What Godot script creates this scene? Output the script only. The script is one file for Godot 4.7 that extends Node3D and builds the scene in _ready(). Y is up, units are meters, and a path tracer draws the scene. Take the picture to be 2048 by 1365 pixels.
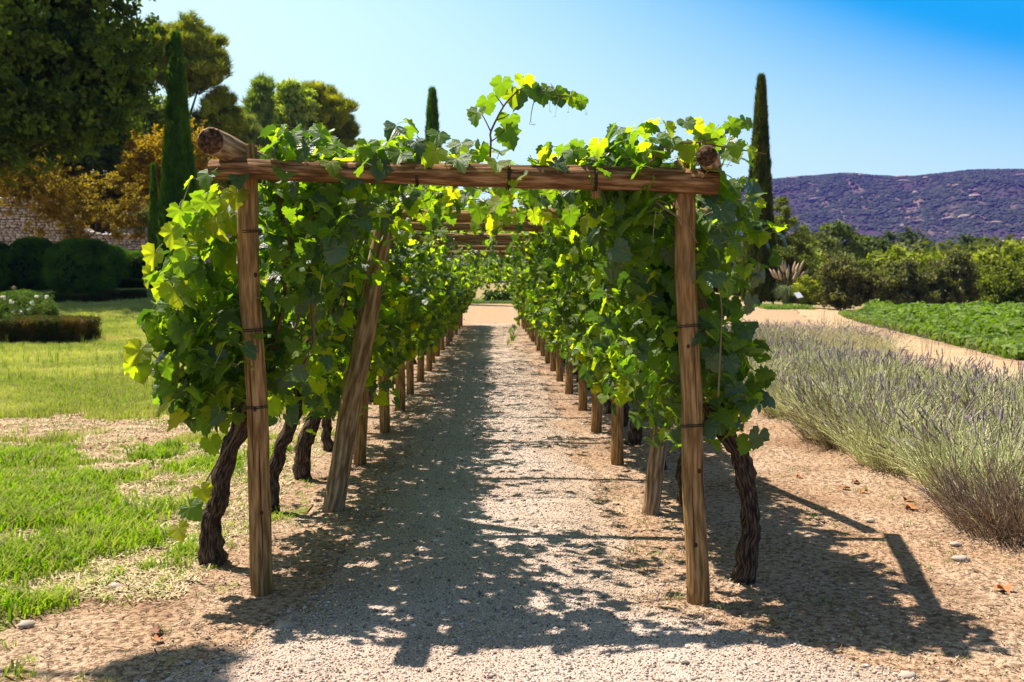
extends Node3D
# A vine pergola over a gravel path in a walled garden: lavender to the right, lawn and clipped box to the left, a hazy hill behind.

var rng := RandomNumberGenerator.new()
var used := {}
var M := {}
var fine := FastNoiseLite.new()
var broad := FastNoiseLite.new()
var leaf_shapes: Array[Mesh] = []
var leaf_tones: Array = []
var leaf_clumps: Array[Mesh] = []
var tendril_mesh: Mesh


func _ready() -> void:
	# ---- camera
	var cam := Camera3D.new()
	cam.name = "camera"
	cam.position = Vector3(0, 1.6, 0)
	cam.rotation = Vector3(deg_to_rad(-3.3), deg_to_rad(-1.09), 0)
	cam.fov = 37.68
	cam.near = 0.05
	cam.far = 9000.0
	var lens := CameraAttributesPhysical.new()
	lens.frustum_focal_length = 35.16
	lens.frustum_focus_distance = 5.6
	lens.frustum_near = 0.05
	lens.frustum_far = 9000.0
	lens.exposure_aperture = 5.0
	cam.attributes = lens
	add_child(cam)
	cam.current = true
	# ---- sky, sun, exposure, haze
	var e := Environment.new()
	e.background_mode = Environment.BG_SKY
	e.sky = Sky.new()
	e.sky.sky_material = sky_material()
	e.tonemap_mode = Environment.TONE_MAPPER_LINEAR
	e.tonemap_exposure = 2.1
	e.fog_enabled = true
	e.fog_density = 0.0001
	e.fog_light_color = Color(0.45, 0.42, 1.0)
	e.sdfgi_enabled = true
	e.ssao_enabled = true
	e.ssil_enabled = true
	var we := WorldEnvironment.new()
	we.name = "world_environment"
	we.environment = e
	add_child(we)
	var sun := DirectionalLight3D.new()
	sun.name = "sun"
	sun.light_energy = 1.6
	sun.light_color = Color(1.0, 0.955, 0.905)
	sun.light_angular_distance = 0.5
	sun.shadow_enabled = true
	add_child(sun)
	sun.look_at_from_position(Vector3(-0.93, 2.15, -0.68), Vector3.ZERO)

	rng.seed = 7
	fine.seed = 3
	fine.frequency = 1.0
	fine.fractal_type = FastNoiseLite.FRACTAL_FBM
	fine.fractal_octaves = 3
	broad.seed = 11
	broad.frequency = 0.35
	broad.fractal_type = FastNoiseLite.FRACTAL_FBM
	broad.fractal_octaves = 4
	make_materials()
	make_leaves()
	# ---- setting
	build_ground()
	build_hills()
	# ---- structures
	build_pergola()
	build_wall()
	build_kerb()
	# ---- plants
	build_vines()
	build_lavender()
	build_crop()
	build_clipped()
	build_left_trees()
	build_right_trees()
	build_far_end()
	# ---- small things
	build_sign()
	build_grass()
	build_gravel()
	build_litter()


# ------------------------------------------------------------------ helpers

func lin(r: float, g: float, b: float, a := 1.0) -> Color:
	var c := Color(r, g, b, a).linear_to_srgb()
	return c


func numbered(n: String) -> String:
	var k: int = used.get(n, -1) + 1
	used[n] = k
	return n if k == 0 else "%s_%03d" % [n, k]


func tag(o: Node, label: String, category: String, group := "", kind := "") -> Node:
	if label:
		o.set_meta("label", label)
	if category:
		o.set_meta("category", category)
	if group:
		o.set_meta("group", group)
	if kind:
		o.set_meta("kind", kind)
	return o


func thing(n: String, label: String, category: String, at := Vector3.ZERO, group := "") -> Node3D:
	var o := Node3D.new()
	o.name = numbered(n)
	o.position = at
	add_child(o)
	tag(o, label, category, group)
	return o


func part(n: String, mesh: Mesh, mat: Material, parent: Node, xf := Transform3D.IDENTITY) -> MeshInstance3D:
	var o := MeshInstance3D.new()
	o.name = n if parent != self else numbered(n)
	o.mesh = mesh
	o.transform = xf
	if mat:
		o.material_override = mat
	parent.add_child(o, true)
	return o


func multi(n: String, mesh: Mesh, xs: Array, parent: Node, mat: Material = null, tints = null) -> MultiMeshInstance3D:
	var mm := MultiMesh.new()
	mm.transform_format = MultiMesh.TRANSFORM_3D
	mm.use_colors = tints != null
	mm.mesh = mesh
	mm.instance_count = xs.size()
	for i in xs.size():
		mm.set_instance_transform(i, xs[i])
	if tints != null:
		for i in xs.size():
			mm.set_instance_color(i, tints[i])
	var o := MultiMeshInstance3D.new()
	o.name = n if parent != self else numbered(n)
	o.multimesh = mm
	if mat:
		o.material_override = mat
	o.set_meta("kind", "stuff")
	parent.add_child(o, true)
	return o


func new_st() -> SurfaceTool:
	var st := SurfaceTool.new()
	st.begin(Mesh.PRIMITIVE_TRIANGLES)
	return st


func done(st: SurfaceTool) -> ArrayMesh:
	st.generate_normals()
	return st.commit()


func rv() -> Vector3:
	return Vector3(rng.randfn(), rng.randfn(), rng.randfn()).normalized()


func rr(a: float, b: float) -> float:
	return rng.randf_range(a, b)


# a tapered tube along points; rough adds an uneven surface; both ends closed
func tube(st: SurfaceTool, pts: Array, radii: Array, sides := 8, rough := 0.0, base := 0, caps := true, groove := 0.0) -> int:
	var n := pts.size()
	var side := Vector3.RIGHT
	var run := 0.0
	var v0 := base
	for i in n:
		var p: Vector3 = pts[i]
		var t: Vector3 = (pts[mini(i + 1, n - 1)] - pts[maxi(i - 1, 0)]).normalized()
		if i == 0:
			side = t.cross(Vector3(0.31, 0.17, 0.94)).normalized()
		side = (side - t * side.dot(t)).normalized()
		var up := t.cross(side)
		if i > 0:
			run += p.distance_to(pts[i - 1])
		for k in sides + 1:
			var a := TAU * (k % sides) / sides
			var d := side * cos(a) + up * sin(a)
			var r: float = radii[i]
			if rough > 0.0:
				r *= 1.0 + rough * fine.get_noise_3d(p.x * 9.0 + d.x * 1.3 + v0, p.y * 9.0 + d.y * 1.3, p.z * 9.0 + d.z * 1.3)
			if groove > 0.0:
				r *= 1.0 + groove * fine.get_noise_3d(d.x * 3.1 + v0, d.y * 3.1 + p.y * 0.9, d.z * 3.1 + p.z)
			st.set_smooth_group(0)
			st.set_uv(Vector2(float(k) / sides, run))
			st.add_vertex(p + d * r)
	for i in n - 1:
		for k in sides:
			var a := base + i * (sides + 1) + k
			var b := a + sides + 1
			for q in [a, a + 1, b, a + 1, b + 1, b]:
				st.add_index(q)
	var used_v := n * (sides + 1)
	if caps:
		for endi in [0, n - 1]:
			var c := base + used_v
			st.set_uv(Vector2(0.5, 0.0))
			st.add_vertex(pts[endi])
			used_v += 1
			var ring := []
			for k in sides + 1:
				var q: int = base + endi * (sides + 1) + k
				ring.append(q)
			# rim copied so that the end stays a crisp edge
			var t: Vector3 = (pts[1] - pts[0]).normalized() if endi == 0 else (pts[n - 1] - pts[n - 2]).normalized()
			var sd := t.cross(Vector3(0.31, 0.17, 0.94)).normalized()
			if endi != 0:
				sd = side
			sd = (sd - t * sd.dot(t)).normalized()
			var up := t.cross(sd)
			for k in sides + 1:
				var a := TAU * (k % sides) / sides
				var d := sd * cos(a) + up * sin(a)
				var r: float = radii[endi]
				var p: Vector3 = pts[endi]
				if rough > 0.0:
					r *= 1.0 + rough * fine.get_noise_3d(p.x * 9.0 + d.x * 1.3 + v0, p.y * 9.0 + d.y * 1.3, p.z * 9.0 + d.z * 1.3)
				if groove > 0.0:
					r *= 1.0 + groove * fine.get_noise_3d(d.x * 3.1 + v0, d.y * 3.1 + p.y * 0.9, d.z * 3.1 + p.z)
				st.set_uv(Vector2(0.5 + cos(a) * 0.3, sin(a) * 0.3))
				st.add_vertex(p + d * r)
				used_v += 1
			for k in sides:
				var q0 := c + 1 + k
				if endi == 0:
					for q in [c, q0 + 1, q0]:
						st.add_index(q)
				else:
					for q in [c, q0, q0 + 1]:
						st.add_index(q)
	return base + used_v


func tube_mesh(pts: Array, radii: Array, sides := 8, rough := 0.0, groove := 0.0) -> ArrayMesh:
	var st := new_st()
	tube(st, pts, radii, sides, rough, 0, true, groove)
	return done(st)


# a smooth run of points through the given ones
func curve(ctrl: Array, n: int, wob := 0.0) -> Array:
	var c := Curve3D.new()
	for i in ctrl.size():
		var t: Vector3 = (ctrl[mini(i + 1, ctrl.size() - 1)] - ctrl[maxi(i - 1, 0)]) * 0.2
		c.add_point(ctrl[i], -t, t)
	var len := c.get_baked_length()
	var out := []
	for i in n:
		var p := c.sample_baked(len * i / (n - 1), true)
		if wob > 0.0:
			p += Vector3(fine.get_noise_3d(p.x * 3, p.y * 3, p.z * 3), fine.get_noise_3d(p.x * 3 + 40, p.y * 3, p.z * 3), fine.get_noise_3d(p.x * 3, p.y * 3 + 40, p.z * 3)) * wob
		out.append(p)
	return out


func taper(a: float, b: float, n: int) -> Array:
	var out := []
	for i in n:
		out.append(lerpf(a, b, float(i) / (n - 1)))
	return out


func noise_tex(freq: float, cols: Array, stops: Array, size := 512, kind := FastNoiseLite.TYPE_SIMPLEX_SMOOTH, octaves := 4, seed_ := 1, cell := -1) -> NoiseTexture2D:
	var n := FastNoiseLite.new()
	n.noise_type = kind
	n.seed = seed_
	n.frequency = freq
	n.fractal_octaves = octaves
	n.fractal_type = FastNoiseLite.FRACTAL_FBM if octaves > 1 else FastNoiseLite.FRACTAL_NONE
	if cell >= 0:
		n.cellular_return_type = cell
	var t := NoiseTexture2D.new()
	t.width = size
	t.height = size
	t.seamless = true
	t.seamless_blend_skirt = 0.15
	t.noise = n
	if cols.size():
		var g := Gradient.new()
		g.offsets = PackedFloat32Array(stops)
		g.colors = PackedColorArray(cols)
		t.color_ramp = g
	return t


func plain(c: Color, rough := 0.8, spec := 0.4) -> StandardMaterial3D:
	var m := StandardMaterial3D.new()
	m.albedo_color = c
	m.roughness = rough
	m.metallic_specular = spec
	return m


# c is the leaf's own colour by reflected light, t what it lets through (both linear)
func leafy(c: Array, t: Array, rough := 0.55, spec := 0.4) -> StandardMaterial3D:
	var m := plain(lin(c[0], c[1], c[2]), rough, spec)
	m.cull_mode = BaseMaterial3D.CULL_DISABLED
	m.backlight_enabled = true
	m.backlight = lin(minf(1.0, t[0] * 2.0), minf(1.0, t[1] * 2.0), minf(1.0, t[2] * 2.0))
	return m


func tinted(back: Array, rough := 0.7, spec := 0.3) -> StandardMaterial3D:
	var m := plain(Color.WHITE, rough, spec)
	m.vertex_color_use_as_albedo = true
	m.cull_mode = BaseMaterial3D.CULL_DISABLED
	if back.size():
		m.backlight_enabled = true
		m.backlight = lin(back[0], back[1], back[2])
	return m


func sky_material() -> PanoramaSkyMaterial:
	var w := 512
	var h := 256
	var im := Image.create(w, h, false, Image.FORMAT_RGBF)
	var sun_az := atan2(-0.68, -0.93)
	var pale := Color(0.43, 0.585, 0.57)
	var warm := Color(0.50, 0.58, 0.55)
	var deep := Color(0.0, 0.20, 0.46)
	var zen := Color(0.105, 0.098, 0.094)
	for j in h:
		var el := 90.0 - 180.0 * (j + 0.5) / h
		for i in w:
			var az := TAU * ((i + 0.5) / w - 0.25)
			var d := absf(rad_to_deg(angle_difference(az, sun_az)))
			var g := 0.03 + 0.97 * pow(clampf((d - 20.0) / 57.0, 0.0, 1.2), 2.4)
			var c := pale
			if el > 0.0:
				var ang := rad_to_deg(acos(clampf(sin(deg_to_rad(el)) * 0.8854 + cos(deg_to_rad(el)) * 0.4648 * cos(deg_to_rad(d)), -1.0, 1.0)))
				c = pale.lerp(warm, exp(-el / 4.0) * 0.6)
				var b := clampf(pow(el / 13.5, 1.5) * g, 0.0, 1.0)
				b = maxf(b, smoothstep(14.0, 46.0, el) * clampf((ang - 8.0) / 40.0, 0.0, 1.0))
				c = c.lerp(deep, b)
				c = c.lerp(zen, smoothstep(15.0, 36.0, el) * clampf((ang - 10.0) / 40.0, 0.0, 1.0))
				c += Color(1.0, 0.95, 0.85) * 0.8 * exp(-ang / 7.0)
			else:
				c = Color(0.20, 0.17, 0.13)
			im.set_pixel(i, j, c)
	var m := PanoramaSkyMaterial.new()
	m.panorama = ImageTexture.create_from_image(im)
	return m


func wood(c1: Array, c2: Array, c3: Array, seed_: int, relief: float) -> StandardMaterial3D:
	var m := StandardMaterial3D.new()
	m.albedo_texture = noise_tex(0.022, [lin(c1[0], c1[1], c1[2]), lin(c2[0], c2[1], c2[2]), lin(c3[0], c3[1], c3[2])], [0.25, 0.5, 0.75], 512, FastNoiseLite.TYPE_SIMPLEX_SMOOTH, 5, seed_)
	m.uv1_scale = Vector3(1.0, 0.30, 1.0)
	m.roughness = 0.85
	m.metallic_specular = 0.25
	m.heightmap_enabled = true
	m.heightmap_texture = noise_tex(0.03, [Color.BLACK, Color(0.75, 0.75, 0.75), Color.WHITE], [0.32, 0.42, 0.8], 512, FastNoiseLite.TYPE_SIMPLEX_SMOOTH, 4, seed_ + 5)
	m.heightmap_scale = relief
	return m


func make_materials() -> void:
	M.wood = wood([0.17, 0.092, 0.034], [0.28, 0.16, 0.06], [0.40, 0.25, 0.105], 21, 0.35)
	M.wood_grey = wood([0.15, 0.092, 0.048], [0.28, 0.185, 0.10], [0.43, 0.32, 0.20], 22, 0.45)
	M.wood_dark = wood([0.085, 0.042, 0.017], [0.18, 0.094, 0.038], [0.33, 0.20, 0.10], 23, 0.5)
	M.log_end = wood([0.03, 0.016, 0.008], [0.075, 0.042, 0.02], [0.13, 0.075, 0.04], 24, 0.4)
	M.log_end.uv1_scale = Vector3(0.6, 0.6, 1)
	M.knot = plain(lin(0.05, 0.022, 0.01), 0.9)
	M.bark = wood([0.025, 0.016, 0.012], [0.075, 0.05, 0.036], [0.19, 0.125, 0.085], 25, 1.6)
	M.bark.uv1_scale = Vector3(2.0, 0.9, 1.0)
	M.trunk = wood([0.04, 0.03, 0.022], [0.10, 0.075, 0.055], [0.17, 0.13, 0.1], 26, 2.0)
	M.trunk.uv1_scale = Vector3(2.0, 0.5, 1.0)
	M.wire = plain(lin(0.012, 0.01, 0.01), 0.5)
	M.cane = plain(lin(0.16, 0.12, 0.05), 0.7)
	M.cane_brown = plain(lin(0.14, 0.065, 0.03), 0.7)
	M.petiole = plain(lin(0.26, 0.24, 0.07), 0.6)
	M.tendril = plain(lin(0.42, 0.50, 0.20), 0.5)
	leaf_tones = [
		leafy([0.036, 0.074, 0.011], [0.130, 0.235, 0.004], 0.52, 0.36),
		leafy([0.050, 0.096, 0.013], [0.265, 0.405, 0.005], 0.52, 0.36),
		leafy([0.080, 0.130, 0.017], [0.46, 0.50, 0.008], 0.56, 0.32),
		leafy([0.031, 0.062, 0.015], [0.035, 0.080, 0.003], 0.42, 0.50),
		leafy([0.060, 0.110, 0.014], [0.37, 0.495, 0.006], 0.52, 0.36),
		leafy([0.22, 0.16, 0.025], [0.34, 0.25, 0.012], 0.6, 0.3),
	]
	# a relief of veins and puckers on every vine leaf
	var vein := Image.create(128, 128, false, Image.FORMAT_L8)
	for j in 128:
		for i in 128:
			var p := Vector2((i - 64) / 112.0, -(j - 30) / 112.0)
			var d := 1.0
			for a in [-90.0, -38.0, -142.0, 25.0, 155.0]:
				var u := Vector2(cos(deg_to_rad(a)), sin(deg_to_rad(a)))
				var along := p.dot(u)
				if along > 0.0:
					d = minf(d, absf(p.cross(u)) * 14.0)
					d = minf(d, 0.35 + absf(fposmod(along - absf(p.cross(u)) * 0.8, 0.12) - 0.06) * 9.0)
			vein.set_pixel(i, j, Color(clampf(d, 0.0, 1.0), 0, 0))
	var vt := ImageTexture.create_from_image(vein)
	for m in leaf_tones:
		m.heightmap_enabled = true
		m.heightmap_texture = vt
		m.heightmap_scale = 0.35

	# ground covers: vertex colours give the broad tone, textures the grain
	M.soil = tinted([], 0.95, 0.2)
	M.soil.cull_mode = BaseMaterial3D.CULL_BACK
	M.soil.albedo_texture = noise_tex(0.028, [lin(0.42, 0.37, 0.33), lin(0.80, 0.78, 0.76), lin(1, 1, 1)], [0.28, 0.46, 0.72], 1024, FastNoiseLite.TYPE_SIMPLEX_SMOOTH, 6, 31)
	M.soil.uv1_scale = Vector3(0.62, 0.62, 1)
	M.soil.heightmap_enabled = true
	M.soil.heightmap_texture = noise_tex(0.06, [], [], 1024, FastNoiseLite.TYPE_SIMPLEX_SMOOTH, 6, 32)
	M.soil.heightmap_scale = 1.6
	M.gravel = tinted([], 0.9, 0.25)
	M.gravel.cull_mode = BaseMaterial3D.CULL_BACK
	M.gravel.albedo_texture = noise_tex(0.09, [lin(0.36, 0.31, 0.27), lin(0.80, 0.77, 0.74), lin(1, 1, 1)], [0.26, 0.44, 0.66], 1024, FastNoiseLite.TYPE_SIMPLEX_SMOOTH, 5, 33)
	M.gravel.uv1_scale = Vector3(0.75, 0.75, 1)
	M.gravel.heightmap_enabled = true
	M.gravel.heightmap_texture = noise_tex(0.10, [], [], 1024, FastNoiseLite.TYPE_SIMPLEX_SMOOTH, 4, 34)
	M.gravel.heightmap_scale = 1.3
	M.pebble = tinted([], 0.85, 0.3)
	M.blade = tinted([0.5, 0.9, 0.06], 0.55, 0.35)
	M.straw = tinted([], 0.8, 0.3)
	M.stem = tinted([0.5, 0.55, 0.3], 0.7, 0.3)
	M.far_leaf = tinted([0.85, 1.0, 0.14], 0.6, 0.3)
	M.needle = tinted([0.80, 0.86, 0.14], 0.7, 0.25)
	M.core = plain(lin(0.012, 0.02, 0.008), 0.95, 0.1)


# ------------------------------------------------------------------ ground

func gh(x: float, z: float) -> float:
	var d := -z
	if d < 22.0 or x > 24.0:
		return 0.0 if d < 22.0 else 0.0
	var left := smoothstep(24.0, 62.0, d) * 2.0
	var mid := smoothstep(41.0, 58.0, d) * 0.42 + smoothstep(60.0, 90.0, d) * 1.2
	var w := smoothstep(-10.0, -4.0, x)
	var h := lerpf(left, mid, w)
	return h * (1.0 - smoothstep(14.0, 24.0, x) * 1.0)


func axis(a: Array) -> Array:
	# runs of [from, to, step]
	var out := []
	for r in a:
		var n := int(ceil(absf(r[1] - r[0]) / r[2]))
		for i in n:
			out.append(lerpf(r[0], r[1], float(i) / n))
	out.append(a[a.size() - 1][1])
	return out


# one sheet of ground; lift(x, z) is its height over the ground, tone(x, z) its colour
func sheet(n: String, xs: Array, zs: Array, lift: Callable, tone: Callable, mat: Material) -> MeshInstance3D:
	var nx := xs.size()
	var nz := zs.size()
	var vs := PackedVector3Array()
	var cs := PackedColorArray()
	var uv := PackedVector2Array()
	var ix := PackedInt32Array()
	for z in zs:
		for x in xs:
			var y: float = gh(x, z) + lift.call(x, z)
			vs.append(Vector3(x, y, z))
			cs.append(tone.call(x, z))
			uv.append(Vector2(x, z))
	var ns := PackedVector3Array()
	ns.resize(vs.size())
	for j in nz:
		for i in nx:
			var a := vs[j * nx + maxi(i - 1, 0)]
			var b := vs[j * nx + mini(i + 1, nx - 1)]
			var c := vs[maxi(j - 1, 0) * nx + i]
			var d := vs[mini(j + 1, nz - 1) * nx + i]
			ns[j * nx + i] = (d - c).cross(b - a).normalized()
			if ns[j * nx + i].y < 0.0:
				ns[j * nx + i] = -ns[j * nx + i]
	for j in nz - 1:
		for i in nx - 1:
			var a := j * nx + i
			var keep := vs[a].y > gh(vs[a].x, vs[a].z) - 0.03 or n == "ground"
			if not keep:
				continue
			# z falls along zs: clockwise seen from above
			for q in [a, a + nx, a + 1, a + 1, a + nx, a + nx + 1]:
				ix.append(q)
	var arr := []
	arr.resize(Mesh.ARRAY_MAX)
	arr[Mesh.ARRAY_VERTEX] = vs
	arr[Mesh.ARRAY_NORMAL] = ns
	arr[Mesh.ARRAY_COLOR] = cs
	arr[Mesh.ARRAY_TEX_UV] = uv
	arr[Mesh.ARRAY_INDEX] = ix
	var m := ArrayMesh.new()
	m.add_surface_from_arrays(Mesh.PRIMITIVE_TRIANGLES, arr)
	var o := part(n, m, mat, self)
	tag(o, "", "", "", "structure")
	return o


func bumps(x: float, z: float) -> float:
	return 0.008 * fine.get_noise_2d(x * 2.0, z * 2.0) + 0.004 * fine.get_noise_2d(x * 9.0, z * 9.0)


# how far inside the grassed lawn a spot lies (above 0: grass grows)
func lawn_at(x: float, z: float) -> float:
	var d := -z
	var edge := -1.75 - 0.18 * (d - 5.5) if d < 8.0 else -2.2 + 0.02 * (d - 8.0)
	if d < 5.5:
		edge = -1.75 - 0.62 * (5.5 - d)
	var w := (edge - x) * 0.7
	w = minf(w, 0.75) + broad.get_noise_2d(x * 1.3, z * 1.3) * 1.5 + fine.get_noise_2d(x * 1.5, z * 1.5) * 0.7 - 0.05
	var band := absf(d - 11.6 - x * 0.12)      # the dry strip across the lawn
	w = minf(w, (band - 1.15) * 1.2 + broad.get_noise_2d(x * 2.0 + 9, z * 2.0) * 1.1)
	w = minf(w, (absf(d - 27.5) - 1.0) * 0.6 + broad.get_noise_2d(x * 0.8 + 3, z * 0.8) * 2.2 + 0.2)
	return clampf(w, -1.0, 1.0)


func gravel_at(x: float, z: float) -> float:
	var d := -z
	var half := 0.86 + 0.25 * (1.0 - smoothstep(3.4, 5.2, d)) * 4.0
	var cx := -0.02 + 0.3 * (1.0 - smoothstep(3.0, 5.0, d))
	var w := half - absf(x - cx)
	w += 0.16 * fine.get_noise_2d(x * 1.7, z * 1.1) + 0.1 * broad.get_noise_2d(x * 3.0, z * 3.0)
	w = minf(w, (40.2 - d) + fine.get_noise_2d(x, z))
	return w


func track_edge(d: float) -> float:       # left side of the sandy track beyond the lavender
	return 9.0 + (d - 20.5) * 0.205 if d > 20.5 else 9.0 - (20.5 - d) * 0.1


func build_ground() -> void:
	var xs := axis([[-3500, -400, 620], [-400, -60, 34], [-60, -16, 2.0], [-16, -5, 0.4], [-5, 5.5, 0.055], [5.5, 16, 0.4], [16, 60, 2.0], [60, 400, 34], [400, 3500, 620]])
	var zs := axis([[900, 30, 145], [30, -2, 2.0], [-2, -12, 0.06], [-12, -24, 0.16], [-24, -60, 0.6], [-60, -140, 4.0], [-140, -600, 46], [-600, -4500, 390]])
	var tone := func(x: float, z: float) -> Color:
		var d := -z
		var c := Color(0.40, 0.265, 0.165)
		c = c.lerp(Color(0.48, 0.35, 0.24), clampf(0.5 + broad.get_noise_2d(x * 2.2, z * 2.2) * 1.1, 0.0, 1.0))
		c = c.lerp(Color(0.25, 0.15, 0.085), clampf(fine.get_noise_2d(x * 0.9 + 50, z * 0.9) * 1.3 - 0.1, 0.0, 0.7))
		if d > 38.0 and x > -8.0:
			c = c.lerp(Color(0.47, 0.34, 0.205), smoothstep(38.0, 42.0, d))
			c = c.lerp(Color(0.30, 0.27, 0.10), smoothstep(60.0, 64.0, d) * 0.6)
		if d > 120.0 or absf(x) > 60.0:
			c = Color(0.13, 0.13, 0.055)
		return c
	sheet("ground", xs, zs, bumps, tone, M.soil)
	# lawn
	xs = axis([[-46, -16, 0.7], [-16, -7, 0.22], [-7, -1.3, 0.075]])
	zs = axis([[-3.2, -12.5, 0.075], [-12.5, -24, 0.2], [-24, -48, 0.6]])
	var lift := func(x: float, z: float) -> float:
		var w := lawn_at(x, z)
		return bumps(x, z) + (0.012 if w > 0.12 else 0.012 - (0.12 - w) * 0.12)
	tone = func(x: float, z: float) -> Color:
		var c := Color(0.15, 0.19, 0.035).lerp(Color(0.36, 0.27, 0.13), clampf(0.45 + fine.get_noise_2d(x * 2.1, z * 2.1) * 1.2 + broad.get_noise_2d(x, z) * 0.8, 0.0, 1.0))
		return c.lerp(Color(0.30, 0.33, 0.09), smoothstep(10.0, 20.0, -z) * 0.75)
	sheet("lawn", xs, zs, lift, tone, M.soil)
	# gravel path under the vines
	xs = axis([[-1.9, 2.3, 0.06]])
	zs = axis([[-2.6, -14, 0.06], [-14, -42, 0.2]])
	lift = func(x: float, z: float) -> float:
		var w := gravel_at(x, z)
		return bumps(x, z) + (0.010 if w > 0.1 else 0.010 - (0.1 - w) * 0.2)
	tone = func(x: float, z: float) -> Color:
		var c := Color(0.55, 0.43, 0.345).lerp(Color(0.63, 0.525, 0.445), clampf(0.5 + broad.get_noise_2d(x * 2.0, z * 2.0), 0.0, 1.0))
		return c.lerp(Color(0.48, 0.36, 0.25), clampf(smoothstep(0.55, 0.1, gravel_at(x, z)) * 0.8 + smoothstep(14.0, 30.0, -z) * 0.5, 0.0, 1.0))
	sheet("path", xs, zs, lift, tone, M.gravel)
	# sandy track past the lavender, joined to the sandy ground at the far end
	xs = axis([[7.5, 30, 0.3]])
	zs = axis([[-12, -62, 0.5]])
	lift = func(x: float, z: float) -> float:
		var l := track_edge(-z)
		var wd := 1.7 + smoothstep(38.0, 50.0, -z) * 2.5
		var w := minf(x - l, l + wd - x) + fine.get_noise_2d(x * 0.7, z * 0.7) * 0.4
		return bumps(x, z) + clampf(0.02 + (w - 0.2) * 0.2, -0.1, 0.02)
	tone = func(x: float, z: float) -> Color:
		return Color(0.54, 0.37, 0.20).lerp(Color(0.58, 0.44, 0.28), clampf(0.5 + broad.get_noise_2d(x, z), 0.0, 1.0))
	sheet("sand_track", xs, zs, lift, tone, M.soil)


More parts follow.
